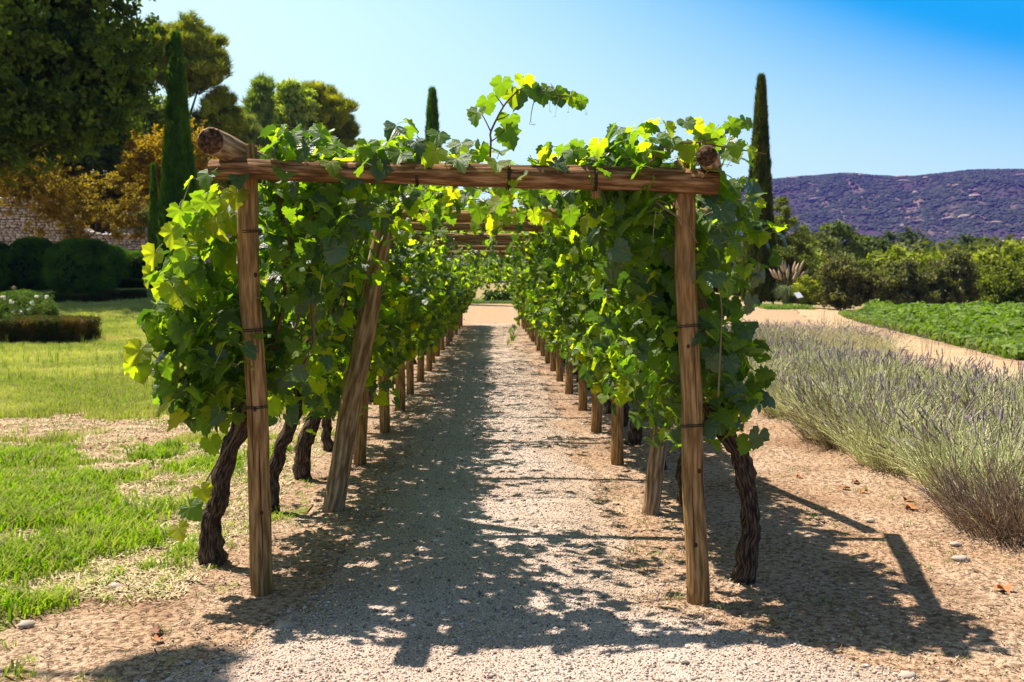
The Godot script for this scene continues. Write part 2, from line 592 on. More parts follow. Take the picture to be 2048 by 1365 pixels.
func build_hills() -> void:
	# ridge heights by bearing in degrees, right of the path being positive
	var bear := [-60.0, -25.0, -10.0, 0.0, 6.0, 10.0, 13.0, 15.5, 17.5, 19.5, 21.2, 22.6, 24.0, 25.5, 27.0, 29.0, 33.0, 40.0, 60.0]
	var high := [90.0, 110.0, 150.0, 200.0, 245.0, 272.0, 290.0, 302.0, 309.0, 313.0, 304.0, 297.0, 303.0, 308.0, 308.0, 303.0, 320.0, 300.0, 150.0]
	var ridge := func(b: float) -> float:
		for i in bear.size() - 1:
			if b <= bear[i + 1]:
				return lerpf(high[i], high[i + 1], smoothstep(bear[i], bear[i + 1], b))
		return 150.0
	var n := FastNoiseLite.new()
	n.seed = 5
	n.frequency = 0.0022
	n.fractal_type = FastNoiseLite.FRACTAL_RIDGED
	n.fractal_octaves = 4
	var height := func(b: float, r: float) -> float:
		var p := Vector2(sin(deg_to_rad(b)), -cos(deg_to_rad(b))) * r
		var up := smoothstep(1150.0, 2450.0, r)
		var rh: float = ridge.call(b)
		var k: float = n.get_noise_2d(p.x, p.y)
		return rh * 0.80 * up * (1.0 - 0.4 * smoothstep(2450.0, 3600.0, r)) + k * 48.0 * up * (1.0 - smoothstep(1800.0, 2350.0, r) * 0.98) - 3.0
	var vs := PackedVector3Array()
	var cs := PackedColorArray()
	var ns := PackedVector3Array()
	var ix := PackedInt32Array()
	var nb := 340
	var nr := 110
	var tn := FastNoiseLite.new()
	tn.seed = 8
	tn.frequency = 0.004
	tn.fractal_octaves = 5
	tn.fractal_type = FastNoiseLite.FRACTAL_FBM
	for j in nr:
		var r := lerpf(1000.0, 3600.0, float(j) / (nr - 1))
		for i in nb:
			var b := lerpf(-40.0, 60.0, float(i) / (nb - 1))
			var p := Vector2(sin(deg_to_rad(b)), -cos(deg_to_rad(b))) * r
			var y: float = height.call(b, r)
			vs.append(Vector3(p.x, y, p.y))
			var t := tn.get_noise_2d(p.x, p.y)
			var t2 := tn.get_noise_2d(p.x * 4.0 + 900, p.y * 4.0)
			var c := Color(0.062, 0.044, 0.046).lerp(Color(0.05, 0.056, 0.034), clampf(0.5 + t * 1.5, 0.0, 1.0))
			c = c.lerp(Color(0.078, 0.043, 0.047), smoothstep(1700.0, 2700.0, r) * clampf(0.4 + t2 * 1.6, 0.0, 0.8))
			if t2 + 0.5 * t > 0.34 and r > 1300.0 and r < 2500.0:
				c = Color(0.17, 0.11, 0.095)
			cs.append(c)
	for j in nr:
		for i in nb:
			var a := vs[j * nb + maxi(i - 1, 0)]
			var b := vs[j * nb + mini(i + 1, nb - 1)]
			var c := vs[maxi(j - 1, 0) * nb + i]
			var d := vs[mini(j + 1, nr - 1) * nb + i]
			var q := (d - c).cross(b - a).normalized()
			ns.append(q if q.y > 0.0 else -q)
	for j in nr - 1:
		for i in nb - 1:
			var a := j * nb + i
			for q in [a, a + nb, a + 1, a + 1, a + nb, a + nb + 1]:
				ix.append(q)
	var arr := []
	arr.resize(Mesh.ARRAY_MAX)
	arr[Mesh.ARRAY_VERTEX] = vs
	arr[Mesh.ARRAY_NORMAL] = ns
	arr[Mesh.ARRAY_COLOR] = cs
	arr[Mesh.ARRAY_INDEX] = ix
	var m := ArrayMesh.new()
	m.add_surface_from_arrays(Mesh.PRIMITIVE_TRIANGLES, arr)
	var hm := tinted([], 0.95, 0.1)
	hm.cull_mode = BaseMaterial3D.CULL_BACK
	tag(part("hills", m, hm, self), "", "", "", "structure")
	# scrub on the slopes and bare rock showing through
	var xf := []
	var tint := []
	for k in 150000:
		var b := rr(-30.0, 45.0)
		var r := 1180.0 + 1330.0 * sqrt(rng.randf())
		var p := Vector2(sin(deg_to_rad(b)), -cos(deg_to_rad(b))) * r
		var t := tn.get_noise_2d(p.x, p.y)
		if rng.randf() > 0.76 + t * 0.9:
			continue
		var s := rr(1.6, 4.4) * (1.0 - 0.45 * smoothstep(2000.0, 2450.0, r))
		var y: float = height.call(b, r)
		xf.append(Transform3D(Basis(Vector3.UP, rr(0, TAU)).scaled(Vector3(s, s * rr(0.5, 0.8), s)), Vector3(p.x, y, p.y)))
		var v := rr(0.6, 1.4)
		tint.append(Color(0.042 * v, 0.052 * v, 0.028 * v))
	var bush := blob_mesh(3, 0.25)
	tag(multi("scrub", bush, xf, self, tinted([], 0.9, 0.1), tint), "dark scrub speckling the far purple hillside", "scrub")
	xf = []
	tint = []
	for k in 110:
		var b := rr(15.0, 29.0)
		var r := rr(1250.0, 2350.0)
		var p := Vector2(sin(deg_to_rad(b)), -cos(deg_to_rad(b))) * r
		if tn.get_noise_2d(p.x * 1.5 + 300, p.y * 1.5) < 0.12:
			continue
		var y: float = height.call(b, r)
		xf.append(Transform3D(Basis(Vector3.UP, rr(0, TAU)).scaled(Vector3(rr(3, 13), rr(1.5, 4), rr(3, 8))), Vector3(p.x, y + 1.5, p.y)))
		var v := rr(0.8, 1.2)
		tint.append(Color(0.30 * v, 0.22 * v, 0.185 * v))
	tag(multi("rock_outcrops", blob_mesh(9, 0.35), xf, self, tinted([], 0.9, 0.2), tint), "pale bare rock outcrops scattered on the far hillside", "rocks")


# a lumpy low ball
func blob_mesh(seed_: int, rough: float) -> ArrayMesh:
	var s := SphereMesh.new()
	s.radius = 1.0
	s.height = 2.0
	s.radial_segments = 8
	s.rings = 4
	var a := s.get_mesh_arrays()
	var st := new_st()
	var vs: PackedVector3Array = a[Mesh.ARRAY_VERTEX]
	for v in vs:
		st.add_vertex(v * (1.0 + rough * fine.get_noise_3d(v.x * 1.6 + seed_ * 7, v.y * 1.6, v.z * 1.6) * 2.0))
	for i in a[Mesh.ARRAY_INDEX]:
		st.add_index(i)
	return done(st)


# ------------------------------------------------------------------ pergola

const FRAME0 := 5.0
const BAY := 1.88

func log_between(n: String, a: Vector3, b: Vector3, ra: float, rb: float, mat: Material, parent: Node, sides := 18) -> MeshInstance3D:
	var steps := maxi(6, int(a.distance_to(b) / 0.12))
	var pts := []
	for i in steps + 1:
		var p := a.lerp(b, float(i) / steps)
		p += Vector3(fine.get_noise_3d(p.x * 0.8, p.y * 0.8, p.z * 0.8 + a.x), fine.get_noise_3d(p.x * 0.8 + 20, p.y * 0.8, p.z * 0.8), fine.get_noise_3d(p.x * 0.8 + 40, p.y * 0.8, p.z * 0.8)) * 0.018 * (0.0 if i == 0 else 1.0)
		pts.append(p)
	return part(n, tube_mesh(pts, taper(ra, rb, steps + 1), sides, 0.05, 0.06), mat, parent)


func ring(n: String, c: Vector3, axis_: Vector3, r: float, parent: Node, thick := 0.0024, turns := 2) -> void:
	var u := axis_.cross(Vector3(0.2, 0.4, 0.9)).normalized()
	var v := axis_.cross(u).normalized()
	var pts := []
	var k := turns * 14
	for i in k + 1:
		var a := TAU * i / 14.0
		pts.append(c + (u * cos(a) + v * sin(a)) * (r + 0.002) + axis_ * (0.009 * (float(i) / k - 0.5) * turns))
	part(n, tube_mesh(pts, taper(thick, thick, k + 1), 5), M.wire, parent)


func build_pergola() -> void:
	var g := thing("pergola", "long rustic pergola of round timber posts and crossbeams over the gravel path", "pergola", Vector3.ZERO)
	var posts := {}
	var beams := []
	for k in 18:
		var z := -(FRAME0 + BAY * k)
		var bl := Vector3(-1.19 + rr(-0.03, 0.03), -0.05, z - 0.05)
		var tl := bl + Vector3(rr(-0.05, 0.08), 2.26, rr(-0.04, 0.04))
		var br := Vector3(1.11 + rr(-0.02, 0.02), -0.05, z)
		var tr := br + Vector3(rr(-0.06, 0.06), 2.26, rr(-0.04, 0.04))
		var ra := rr(0.052, 0.062)
		var rb := rr(0.052, 0.062)
		if k == 0:
			bl = Vector3(-1.19, -0.05, -5.11)
			tl = Vector3(-1.25, 2.295, -5.16)
			br = Vector3(1.03, -0.05, -4.92)
			tr = Vector3(0.975, 2.22, -5.14)
			ra = 0.054
			rb = 0.055
		elif k == 1:
			bl = Vector3(-1.14, -0.05, -7.0)
			tl = Vector3(-0.74, 2.12, -7.0)
			br = Vector3(1.09, -0.05, -6.85)
			tr = Vector3(1.30, 2.14, -6.95)
			ra = 0.072
			rb = 0.060
		var shade: Material = M.wood if rng.randf() < 0.7 else M.wood_grey
		var pl := log_between("post", bl, tl, ra * 1.06, ra * 0.94, shade if k > 0 else M.wood, g, 18 if k < 6 else 10)
		var pr := log_between("post", br, tr, rb * 1.04, rb * 0.92, shade if k > 0 else M.wood, g, 18 if k < 6 else 10)
		posts[k] = [bl, tl, br, tr, ra, rb]
		if k == 0:
			for h in [1.86, 1.36, 0.965]:
				ring("wire_tie", bl.lerp(tl, (h + 0.05) / 2.345), (tl - bl).normalized(), ra + 0.002, pl)
			for h in [1.38, 0.88]:
				ring("wire_tie", br.lerp(tr, (h + 0.05) / 2.27), (tr - br).normalized(), rb + 0.002, pr)
			for q in [[bl, tl, 0.47, 0.35, ra], [bl, tl, 1.66, -0.5, ra], [bl, tl, 1.66, 0.6, ra], [bl, tl, 0.99, 0.1, ra], [br, tr, 0.72, 0.4, rb], [br, tr, 1.35, -0.3, rb], [br, tr, 0.35, -0.2, rb]]:
				var a: Vector3 = q[0]
				var b: Vector3 = q[1]
				var c: Vector3 = a.lerp(b, q[2] / 2.3) + Vector3(sin(q[3]), 0, cos(q[3])) * (q[4] - 0.004)
				var kn := SphereMesh.new()
				kn.radius = 0.010
				kn.height = 0.020
				kn.radial_segments = 8
				kn.rings = 4
				part("knot", kn, M.knot, pl if a == bl else pr, Transform3D(Basis.from_scale(Vector3(1, 1.3, 0.7)), c))
		if k == 0:
			for q in [[bl, tl, 0.06, 0.42, 0.32, ra, pl], [bl, tl, 0.30, 0.56, -0.25, ra, pl], [br, tr, 0.10, 0.30, -0.35, rb, pr], [br, tr, 0.42, 0.62, 0.30, rb, pr], [br, tr, 0.22, 0.38, 0.75, rb, pr]]:
				var pts := []
				for i in 9:
					var t: float = lerpf(q[2], q[3], i / 8.0)
					var a: float = q[4] + 0.10 * fine.get_noise_1d(t * 14.0 + q[4] * 30.0)
					pts.append(q[0].lerp(q[1], t) + Vector3(sin(a), 0, cos(a)) * (q[5] * lerpf(1.06, 0.94, t) - 0.0012))
				part("crack", tube_mesh(pts, [0.0006, 0.0016, 0.0024, 0.0028, 0.0026, 0.003, 0.0022, 0.0014, 0.0006], 5), M.knot, q[6])
	# crossbeams lie on the near side of the posts
	for k in 18:
		var p: Array = posts[k]
		var z := -(FRAME0 + BAY * k)
		var a := Vector3(-1.42 + rr(-0.05, 0.05), 2.10 + rr(-0.02, 0.02), z + 0.03)
		var b := Vector3(1.33 + rr(-0.05, 0.06), 2.10 + rr(-0.02, 0.02), z + 0.06)
		var ra := rr(0.036, 0.042)
		var rb := rr(0.038, 0.045)
		if k == 0:
			a = Vector3(-1.405, 2.165, -5.045)
			b = Vector3(1.13, 2.105, -5.03)
			ra = 0.049
			rb = 0.064
		elif k == 1:
			a = Vector3(-1.30, 2.06, -6.86)
			b = Vector3(1.60, 2.06, -6.78)
		var bm := log_between("crossbeam", a, b, ra, rb, M.wood_dark if k == 0 else (M.wood if rng.randf() < 0.5 else M.wood_grey), g, 20 if k < 6 else 10)
		beams.append([a, b, ra, rb])
		if k == 0:
			for x in [0.405, 0.585, 0.755]:
				ring("wire_tie", a.lerp(b, x), (b - a).normalized(), lerpf(ra, rb, x) + 0.002, bm, 0.0034)
			part("hanging_stub", tube_mesh([a.lerp(b, 0.757) + Vector3(0, -0.05, 0.0), a.lerp(b, 0.757) + Vector3(0, -0.095, 0.0)], [0.028, 0.022], 10, 0.1), M.wood, bm)
	# long rails lie on the ends of the crossbeams, one log to a bay
	for k in 17:
		for s in 2:
			var a: Vector3 = beams[k][s]
			var b: Vector3 = beams[k + 1][s]
			var inward := 0.10 if s == 0 else -0.10
			var ra: float = beams[k][2 + s]
			var rb: float = beams[k + 1][2 + s]
			var la := a + Vector3(inward, ra + 0.052, 0.22)
			var lb := b + Vector3(inward, rb + 0.05, 0.10)
			var r0 := 0.055
			if k == 0 and s == 0:
				la = Vector3(-1.335, 2.272, -4.80)
				lb = Vector3(-1.10, 2.165, -7.05)
				r0 = 0.066
			elif k == 0:
				la = Vector3(1.035, 2.215, -4.86)
				lb = Vector3(1.60, 2.165, -6.95)
				r0 = 0.053
			elif k > 0:
				la += Vector3(0.0, 0.0, -0.42)
				lb += Vector3(0.0, 0.0, -0.12)
			var rail := log_between("rail", la, lb, r0, r0 * 0.92, M.wood_grey, g, 18 if k < 4 else 8)
			if k == 0:
				var d := (la - lb).normalized()
				part("end_grain", tube_mesh([la - d * 0.001, la + d * 0.0035], [r0 * 0.95, r0 * 0.93], 18, 0.05, 0.08), M.log_end, rail)


# ------------------------------------------------------------------ vine leaves

func make_leaves() -> void:
	# right half of a five-lobed toothed outline, from the stalk notch to the tip
	var half := [Vector2(0.05, 0.10), Vector2(0.15, 0.24), Vector2(0.29, 0.22), Vector2(0.40, 0.19), Vector2(0.41, 0.08), Vector2(0.53, 0.01), Vector2(0.49, -0.12), Vector2(0.55, -0.25), Vector2(0.44, -0.33), Vector2(0.34, -0.38), Vector2(0.38, -0.50), Vector2(0.25, -0.58), Vector2(0.21, -0.70), Vector2(0.09, -0.73)]
	for v in 6:
		var outline: Array[Vector2] = []
		var lob := rr(0.75, 1.12)
		for p in half:
			outline.append(Vector2(p.x * rr(0.90, 1.08), p.y * rr(0.94, 1.06)))
		outline.append(Vector2(rr(-0.03, 0.03), -0.84))
		for i in range(half.size() - 1, -1, -1):
			var p: Vector2 = half[i]
			outline.append(Vector2(-p.x * rr(0.90, 1.08), p.y * rr(0.94, 1.06)))
		var n := outline.size()
		var fold := rr(0.05, 0.40)
		var curl := rr(-0.10, 0.55)
		var twist := rr(-0.35, 0.35)
		var cup := rr(-0.25, 0.25)
		var ph := rr(0, TAU)
		var bend := func(p: Vector2) -> Vector3:
			var q := p - Vector2(0, -0.12)
			var a := atan2(q.y, q.x)
			var r := q.length()
			var z := fold * absf(p.x) * 0.8 - curl * (p.y + 0.05) * (p.y + 0.05) * 0.7 + twist * p.x * p.y + cup * r * r + 0.055 * r * sin(a * 5.0 + ph) + 0.05 * r * sin(a * 9.0 + ph * 2.0)
			return Vector3(p.x * (1.0 - 0.12 * fold), p.y * (1.0 - 0.1 * absf(curl)), z)
		var st := new_st()
		var centre := Vector2(0, -0.12)
		st.set_uv(Vector2(0.5, 0.23 + 0.12))
		st.add_vertex(bend.call(centre))
		for i in n:                                  # inner ring
			var p := outline[i].lerp(centre, 0.48)
			st.set_uv(Vector2(0.5 + p.x * 0.86, 0.235 - p.y * 0.86))
			st.add_vertex(bend.call(p))
		for i in n:
			var p := outline[i]
			st.set_uv(Vector2(0.5 + p.x * 0.86, 0.235 - p.y * 0.86))
			st.add_vertex(bend.call(p))
		for i in n - 1:
			for q in [0, 1 + i, 2 + i]:
				st.add_index(q)
			for q in [1 + i, 1 + n + i, 2 + i, 2 + i, 1 + n + i, 2 + n + i]:
				st.add_index(q)
		var mesh := done(st)
		var ps := new_st()
		tube(ps, [Vector3(0, 0, -0.005), Vector3(0, 0.16, -0.10), Vector3(rr(-0.1, 0.1), 0.30, -0.36)], [0.014, 0.013, 0.018], 4, 0.0, 0, false)
		ps.generate_normals()
		leaf_shapes.append(ps.commit(mesh))
	# sprays of six leaves in three tones for foliage that is too far to pick apart
	for v in 4:
		var tools := [new_st(), new_st(), new_st()]
		var stems := new_st()
		for i in 7:
			var n := (Vector3(0, 0.55, 0.75) + rv() * 0.75).normalized()
			var off := Vector3(rr(-1, 1), rr(-1, 1), rr(-0.6, 0.6)) * 0.155
			var xf := Transform3D(leaf_basis(n, rr(0.074, 0.124)), off)
			var src: ArrayMesh = leaf_shapes[rng.randi() % 6]
			tools[i % 3].append_from(src, 0, xf)
			stems.append_from(src, 1, xf)
		var out: ArrayMesh = null
		var pick := [[0, 1, 3], [1, 4, 3], [0, 4, 3], [0, 2, 3]][v] as Array
		for i in 3:
			out = tools[i].commit(out) if out else tools[i].commit()
			out.surface_set_material(i, leaf_tones[pick[i]])
		out = stems.commit(out)
		out.surface_set_material(3, M.petiole)
		leaf_clumps.append(out)
	# a curly tendril, one unit long, hanging down
	var pts := []
	for i in 22:
		var t := i / 21.0
		var c := smoothstep(0.55, 1.0, t)
		pts.append(Vector3(0.05 * sin(t * 3.0) + 0.07 * c * cos(t * 30.0), -t * (1.0 - 0.25 * c), 0.07 * c * sin(t * 30.0)))
	tendril_mesh = tube_mesh(pts, taper(0.011, 0.005, 22), 4)


# a leaf's axes: face along n, tip hanging as far down as the face allows
func leaf_basis(n: Vector3, s: float, sway := 0.5) -> Basis:
	var down := Vector3(rr(-sway, sway), -1.0, rr(-sway, sway))
	var y := -(down - n * down.dot(n)).normalized()
	var x := y.cross(n).normalized()
	return Basis(x * s, y * s, n * s)


func leaf(parent: Node, at: Vector3, n: Vector3, s: float, tone := -1) -> MeshInstance3D:
	var o := MeshInstance3D.new()
	var k: int = parent.get_meta("leaf_count", 0)
	parent.set_meta("leaf_count", k + 1)
	o.name = "leaf" if k == 0 else "leaf_%03d" % k
	o.mesh = leaf_shapes[rng.randi() % 6]
	if tone < 0:
		var t := rng.randf()
		tone = 0 if t < 0.25 else 1 if t < 0.50 else 4 if t < 0.70 else 2 if t < 0.83 else 3 if t < 0.992 else 5
	o.set_surface_override_material(0, leaf_tones[tone])
	o.set_surface_override_material(1, M.petiole)
	o.transform = Transform3D(leaf_basis(n, s), at)
	parent.add_child(o)
	return o


# the cross-section of a leaf wall: [outer x, inner x] at height y, for side -1 (left) or 1 (right)
func wall_span(side: int, y: float) -> Vector2:
	var hs := [0.45, 0.62, 0.9, 1.27, 1.6, 1.9, 2.12, 2.3]
	var ol := [-1.35, -1.52, -1.66, -1.77, -1.64, -1.54, -1.44, -1.3]
	var il := [-1.15, -1.02, -0.92, -0.80, -0.76, -0.66, -0.42, -0.2]
	var orr := [1.20, 1.26, 1.34, 1.39, 1.35, 1.31, 1.28, 1.2]
	var ir := [1.08, 0.96, 0.86, 0.78, 0.74, 0.66, 0.45, 0.2]
	for i in 7:
		if y <= hs[i + 1]:
			var t: float = clampf((y - hs[i]) / (hs[i + 1] - hs[i]), 0.0, 1.0)
			if side < 0:
				return Vector2(lerpf(ol[i], ol[i + 1], t), lerpf(il[i], il[i + 1], t))
			return Vector2(lerpf(orr[i], orr[i + 1], t), lerpf(ir[i], ir[i + 1], t))
	return Vector2(-1.3, -0.2) if side < 0 else Vector2(1.25, 0.2)


func vine_spot(side: int, z0: float, z1: float, deep := false) -> Array:
	var z := -rr(z0, z1)
	for tries in 30:
		var y := rr(0.5, 2.28)
		if y < 0.95 and rng.randf() > (y - 0.40) * 1.6:
			continue
		var s := wall_span(side, y)
		if side < 0 and z < -6.6 and y > 1.5:        # upright towards the roof, so that the sun reaches the path
			s.y = lerpf(-0.80, -1.0, smoothstep(1.5, 2.1, y))
		var low := 0.72 + 0.30 * fine.get_noise_2d(z * 1.3, side * 9.0)     # ragged lower hem
		if y < low or (side < 0 and z > -6.3 and y < 0.93) or (side > 0 and y < 0.86 and rng.randf() < 0.8 and z > -7.0):
			continue
		var q := rng.randf()
		q = pow(q, 0.6) * 0.5 if rng.randf() < 0.5 else 1.0 - pow(rng.randf(), 0.6) * 0.5   # fuller at both faces
		if not deep:
			q = 1.0 - q if rng.randf() < 0.5 else q
			q = clampf((q - 0.5) * 1.25 + 0.5, -0.06, 1.06)
		if side < 0 and z > -7.15 and y < 1.62:          # the leaning second post stays clear of leaves
			s.y -= 0.26 * smoothstep(1.62, 1.5, y)
		var bulge := 0.10 * fine.get_noise_2d(y * 1.5 + side * 20, z * 1.5)
		var x := lerpf(s.x, s.y, q) + bulge * (q - 0.5) * 2.0 * -side
		# few leaves grow in front of the two near posts
		if z > -5.4 and absf(x - (-1.22 if side < 0 else 1.0)) < 0.17 and rng.randf() < 0.9:
			continue
		# gaps where one looks into the shade
		if fine.get_noise_3d(x * 1.1, y * 1.3, z * 1.1 + 70) < -0.30:
			continue
		var out := Vector3((-1.0 if q > 0.5 else 1.0) * side * absf(q - 0.5) * 2.0, 0, 0)
		var n := (out * 0.75 + Vector3(-0.30, 0.62, 0.05) + rv() * 0.62).normalized()
		if z > -5.15:
			n = (n + Vector3(0, 0.1, 0.55)).normalized()
		return [Vector3(x, y, z), n]
	return []


func roof_cover(x: float, z: float) -> float:
	var d := -z
	var c := 0.30 + 0.28 * smoothstep(0.2, 1.0, x) + 0.25 * smoothstep(-0.6, -1.1, x)
	c += 0.55 * (1.0 - smoothstep(5.9, 6.5, d))
	c += 0.40 * smoothstep(15.0, 22.0, d)
	# the roof is thin over the sunny half of the path
	if x < 0.25:
		c *= 1.0 - 0.85 * smoothstep(6.0, 7.2, d) * (1.0 - smoothstep(14.0, 18.0, d)) * (1.0 - smoothstep(-0.05, 0.25, x))
	return c + fine.get_noise_2d(x * 0.8 + 31, z * 0.8) * (0.55 if d < 6.2 else 0.22)


func roof_spot(z0: float, z1: float, side: int) -> Array:
	for tries in 24:
		var z := -rr(z0, z1)
		var x := rr(0.0, 1.25) * side
		if rng.randf() > roof_cover(x, z):
			continue
		var y := 2.19 + absf(rng.randfn()) * 0.075
		if rng.randf() < 0.30 + 0.3 * smoothstep(11.0, 20.0, -z):
			y = 2.16 - absf(rng.randfn()) * (0.09 + 0.17 * smoothstep(11.0, 22.0, -z)) - 0.02
		var n := (Vector3(-0.12, 0.9, 0.12) + rv() * 0.72).normalized()
		return [Vector3(x, y, z), n]
	return []


func vine_trunk(parent: Node, ctrl: Array, r0: float, r1: float) -> void:
	var n := 34
	var pts := curve(ctrl, n, 0.035)
	var radii := []
	for i in n:
		var t := float(i) / (n - 1)
		var r := lerpf(r0, r1, t) * (1.0 + 0.20 * fine.get_noise_2d(t * 5.0, ctrl[0].z * 7.0))
		r *= 1.0 + 0.45 * exp(-pow((t - 0.93) / 0.09, 2.0)) + 0.42 * exp(-t * 15.0)
		radii.append(r)
	part("trunk", tube_mesh(pts, radii, 18, 0.30, 0.55), M.bark, parent)


# a cane with leaves along it
func shoot(parent: Node, ctrl: Array, r: float, leaves: Array, mat: Material = null) -> void:
	var n := maxi(10, ctrl.size() * 4)
	part("cane", tube_mesh(curve(ctrl, n), taper(r, r * 0.45, n), 6, 0.05), mat if mat else M.cane_brown, parent)
	for l in leaves:
		leaf(parent, l[0], l[1], l[2], l[3] if l.size() > 3 else -1)


func tendrils(parent: Node, spots: Array) -> void:
	var xf := []
	for p in spots:
		var b := Basis(Vector3.UP, rr(0, TAU)) * Basis(Vector3.RIGHT, rr(-0.7, 0.7))
		var s := rr(0.10, 0.24)
		xf.append(Transform3D(b.scaled(Vector3(s * rr(0.6, 1.5), s, s * rr(0.6, 1.5))), p))
	if xf.size():
		multi("tendrils", tendril_mesh, xf, parent, M.tendril)


func vine(side: int, k: int, z0: float, z1: float, label: String, trunk: Array, r0: float) -> Node3D:
	var z := (z0 + z1) * 0.5
	var root := thing("grape_vine", label, "grape vine", Vector3.ZERO, "grape vines trained up the pergola")
	vine_trunk(root, trunk, r0, r0 * 0.72)
	var head: Vector3 = trunk[trunk.size() - 1]
	# arms and canes
	for i in (6 if k < 5 else 3):
		var ze := -rr(z0 + 0.35, z1 + 0.3)
		var xe := rr(0.2, 1.0) * side
		var ctrl := [head, Vector3(side * rr(1.02, 1.2), rr(1.2, 1.5), lerpf(head.z, ze, 0.4)), Vector3(side * rr(1.0, 1.15), rr(1.8, 2.0), lerpf(head.z, ze, 0.75)), Vector3(side * rr(0.75, 1.1), rr(2.14, 2.24), ze), Vector3(xe - 0.4 * side, rr(2.15, 2.3), ze + rr(-0.3, 0.3))]
		var nn := 16
		part("cane", tube_mesh(curve(ctrl, nn, 0.05), taper(rr(0.007, 0.014), 0.003, nn), 6, 0.1), M.cane if i % 2 else M.cane_brown, root)
	var spots := []
	var near := k < 4
	var wide := (z1 - z0) / 1.25
	# single leaves first, the many behind them as sprays
	if near:
		var n := 244 if k > 0 else 92 if side < 0 else 160
		for i in n:
			var s := vine_spot(side, z0, z1)
			if s.size():
				leaf(root, s[0], s[1], rr(0.078, 0.138))
				if i % 9 == 0:
					spots.append(s[0])
		for i in (44 if k > 0 else 14):
			var s := roof_spot(z0, z1, side)
			if s.size():
				leaf(root, s[0], s[1], rr(0.072, 0.13))
				if i % 2 == 0:
					spots.append(s[0] - Vector3(0, 0.03, 0))
	else:
		for i in 26:
			var s := roof_spot(z0, z1, side)
			if s.size():
				spots.append(s[0] - Vector3(0, 0.04, 0))
	var xf := []
	for i in int((190.0 if k == 0 else 160.0 if near else 185.0) * wide):
		var s := vine_spot(side, z0, z1, near and i % 3 > 0)
		if s.size():
			xf.append(spray(s[0], s[1]))
	for i in int((6.0 if near else 17.0 + 1.2 * k) * wide):
		var s := roof_spot(z0, z1, side)
		if s.size():
			xf.append(spray(s[0], s[1], 0.8))
	multi("foliage", leaf_clumps[k % 4], xf, root)
	tendrils(root, spots)
	return root


func spray(p: Vector3, n: Vector3, s := 1.0) -> Transform3D:
	var yaw := atan2(n.x, n.z) + rr(-0.8, 0.8)
	var b := Basis(Vector3.UP, yaw) * Basis(Vector3.RIGHT, rr(-0.5, 0.35)) * Basis(Vector3.FORWARD, rr(-0.6, 0.6))
	var q := s * rr(0.75, 1.12)
	return Transform3D(b.scaled(Vector3(q * (1.0 if rng.randf() < 0.5 else -1.0), q, q)), p)


func ordinal(k: int) -> String:
	return ["first", "second", "third", "fourth", "fifth", "sixth", "seventh", "eighth", "ninth", "tenth", "eleventh", "twelfth", "thirteenth", "fourteenth", "fifteenth", "sixteenth", "seventeenth", "eighteenth", "nineteenth", "twentieth", "twenty-first", "twenty-second", "twenty-third", "twenty-fourth", "twenty-fifth", "twenty-sixth"][k]


func build_vines() -> void:
	var n := 26
	for side in [-1, 1]:
		var row := "left" if side < 0 else "right"
		for k in n:
			var z0 := 4.98 + 1.29 * k
			var z1 := z0 + 1.29
			var trunk := []
			var r0 := rr(0.045, 0.062)
			if side < 0:
				var zt := -(z0 + 0.62 + rr(-0.1, 0.1))
				var x := -1.56 + rr(-0.06, 0.06)
				trunk = [Vector3(x, -0.04, zt), Vector3(x + rr(-0.07, 0.07), 0.28, zt + rr(-0.05, 0.05)), Vector3(x + rr(0.0, 0.16), 0.58, zt), Vector3(x + rr(0.1, 0.25), 0.92, zt), Vector3(x + 0.25, 1.15, zt)]
				if k == 0:
					trunk = [Vector3(-1.60, -0.04, -5.67), Vector3(-1.61, 0.18, -5.66), Vector3(-1.56, 0.40, -5.64), Vector3(-1.52, 0.56, -5.62), Vector3(-1.42, 0.78, -5.58), Vector3(-1.31, 0.98, -5.55)]
					r0 = 0.058
			else:
				var zt := -(z0 + 0.9 + rr(-0.15, 0.15))
				var x := 1.42 + rr(-0.06, 0.06)
				trunk = [Vector3(x, -0.04, zt), Vector3(x + rr(-0.05, 0.08), 0.30, zt), Vector3(x + rr(-0.05, 0.05), 0.6, zt), Vector3(x - rr(0.1, 0.2), 0.9, zt), Vector3(x - 0.22, 1.1, zt)]
				if k == 0:
					trunk = [Vector3(1.345, -0.04, -5.25), Vector3(1.365, 0.23, -5.25), Vector3(1.37, 0.44, -5.26), Vector3(1.35, 0.62, -5.28), Vector3(1.28, 0.76, -5.3), Vector3(1.20, 0.84, -5.32), Vector3(1.18, 0.97, -5.32)]
					r0 = 0.052
			var label := "%s grape vine from the near end of the %s row under the pergola" % [ordinal(k), row]
			if k == 0:
				label = "thick dark gnarled grape vine at the near left corner of the pergola, backlit leaves" if side < 0 else "grape vine with a bowed dark trunk behind the near right post of the pergola"
			elif k == n - 1:
				label = "last grape vine at the far end of the %s row under the pergola" % row
			var v := vine(side, k, z0, z1, label, trunk, r0)
			if k == 0:
				dress(v, side)
			if k == 14 and side > 0:
				var hl := []
				for i in 16:
					var t := i / 15.0
					hl.append([Vector3(lerpf(0.66, 0.40, t) + rr(-0.07, 0.07), lerpf(1.05, 0.22, t), -23.8 + rr(-0.06, 0.06)), Vector3(rr(-0.8, 0.8), 0.5, rr(0.2, 1.0)).normalized(), rr(0.10, 0.15)])
				shoot(v, [Vector3(0.75, 1.3, -23.8), Vector3(0.66, 1.0, -23.8), Vector3(0.58, 0.6, -23.8), Vector3(0.40, 0.2, -23.8)], 0.006, hl)


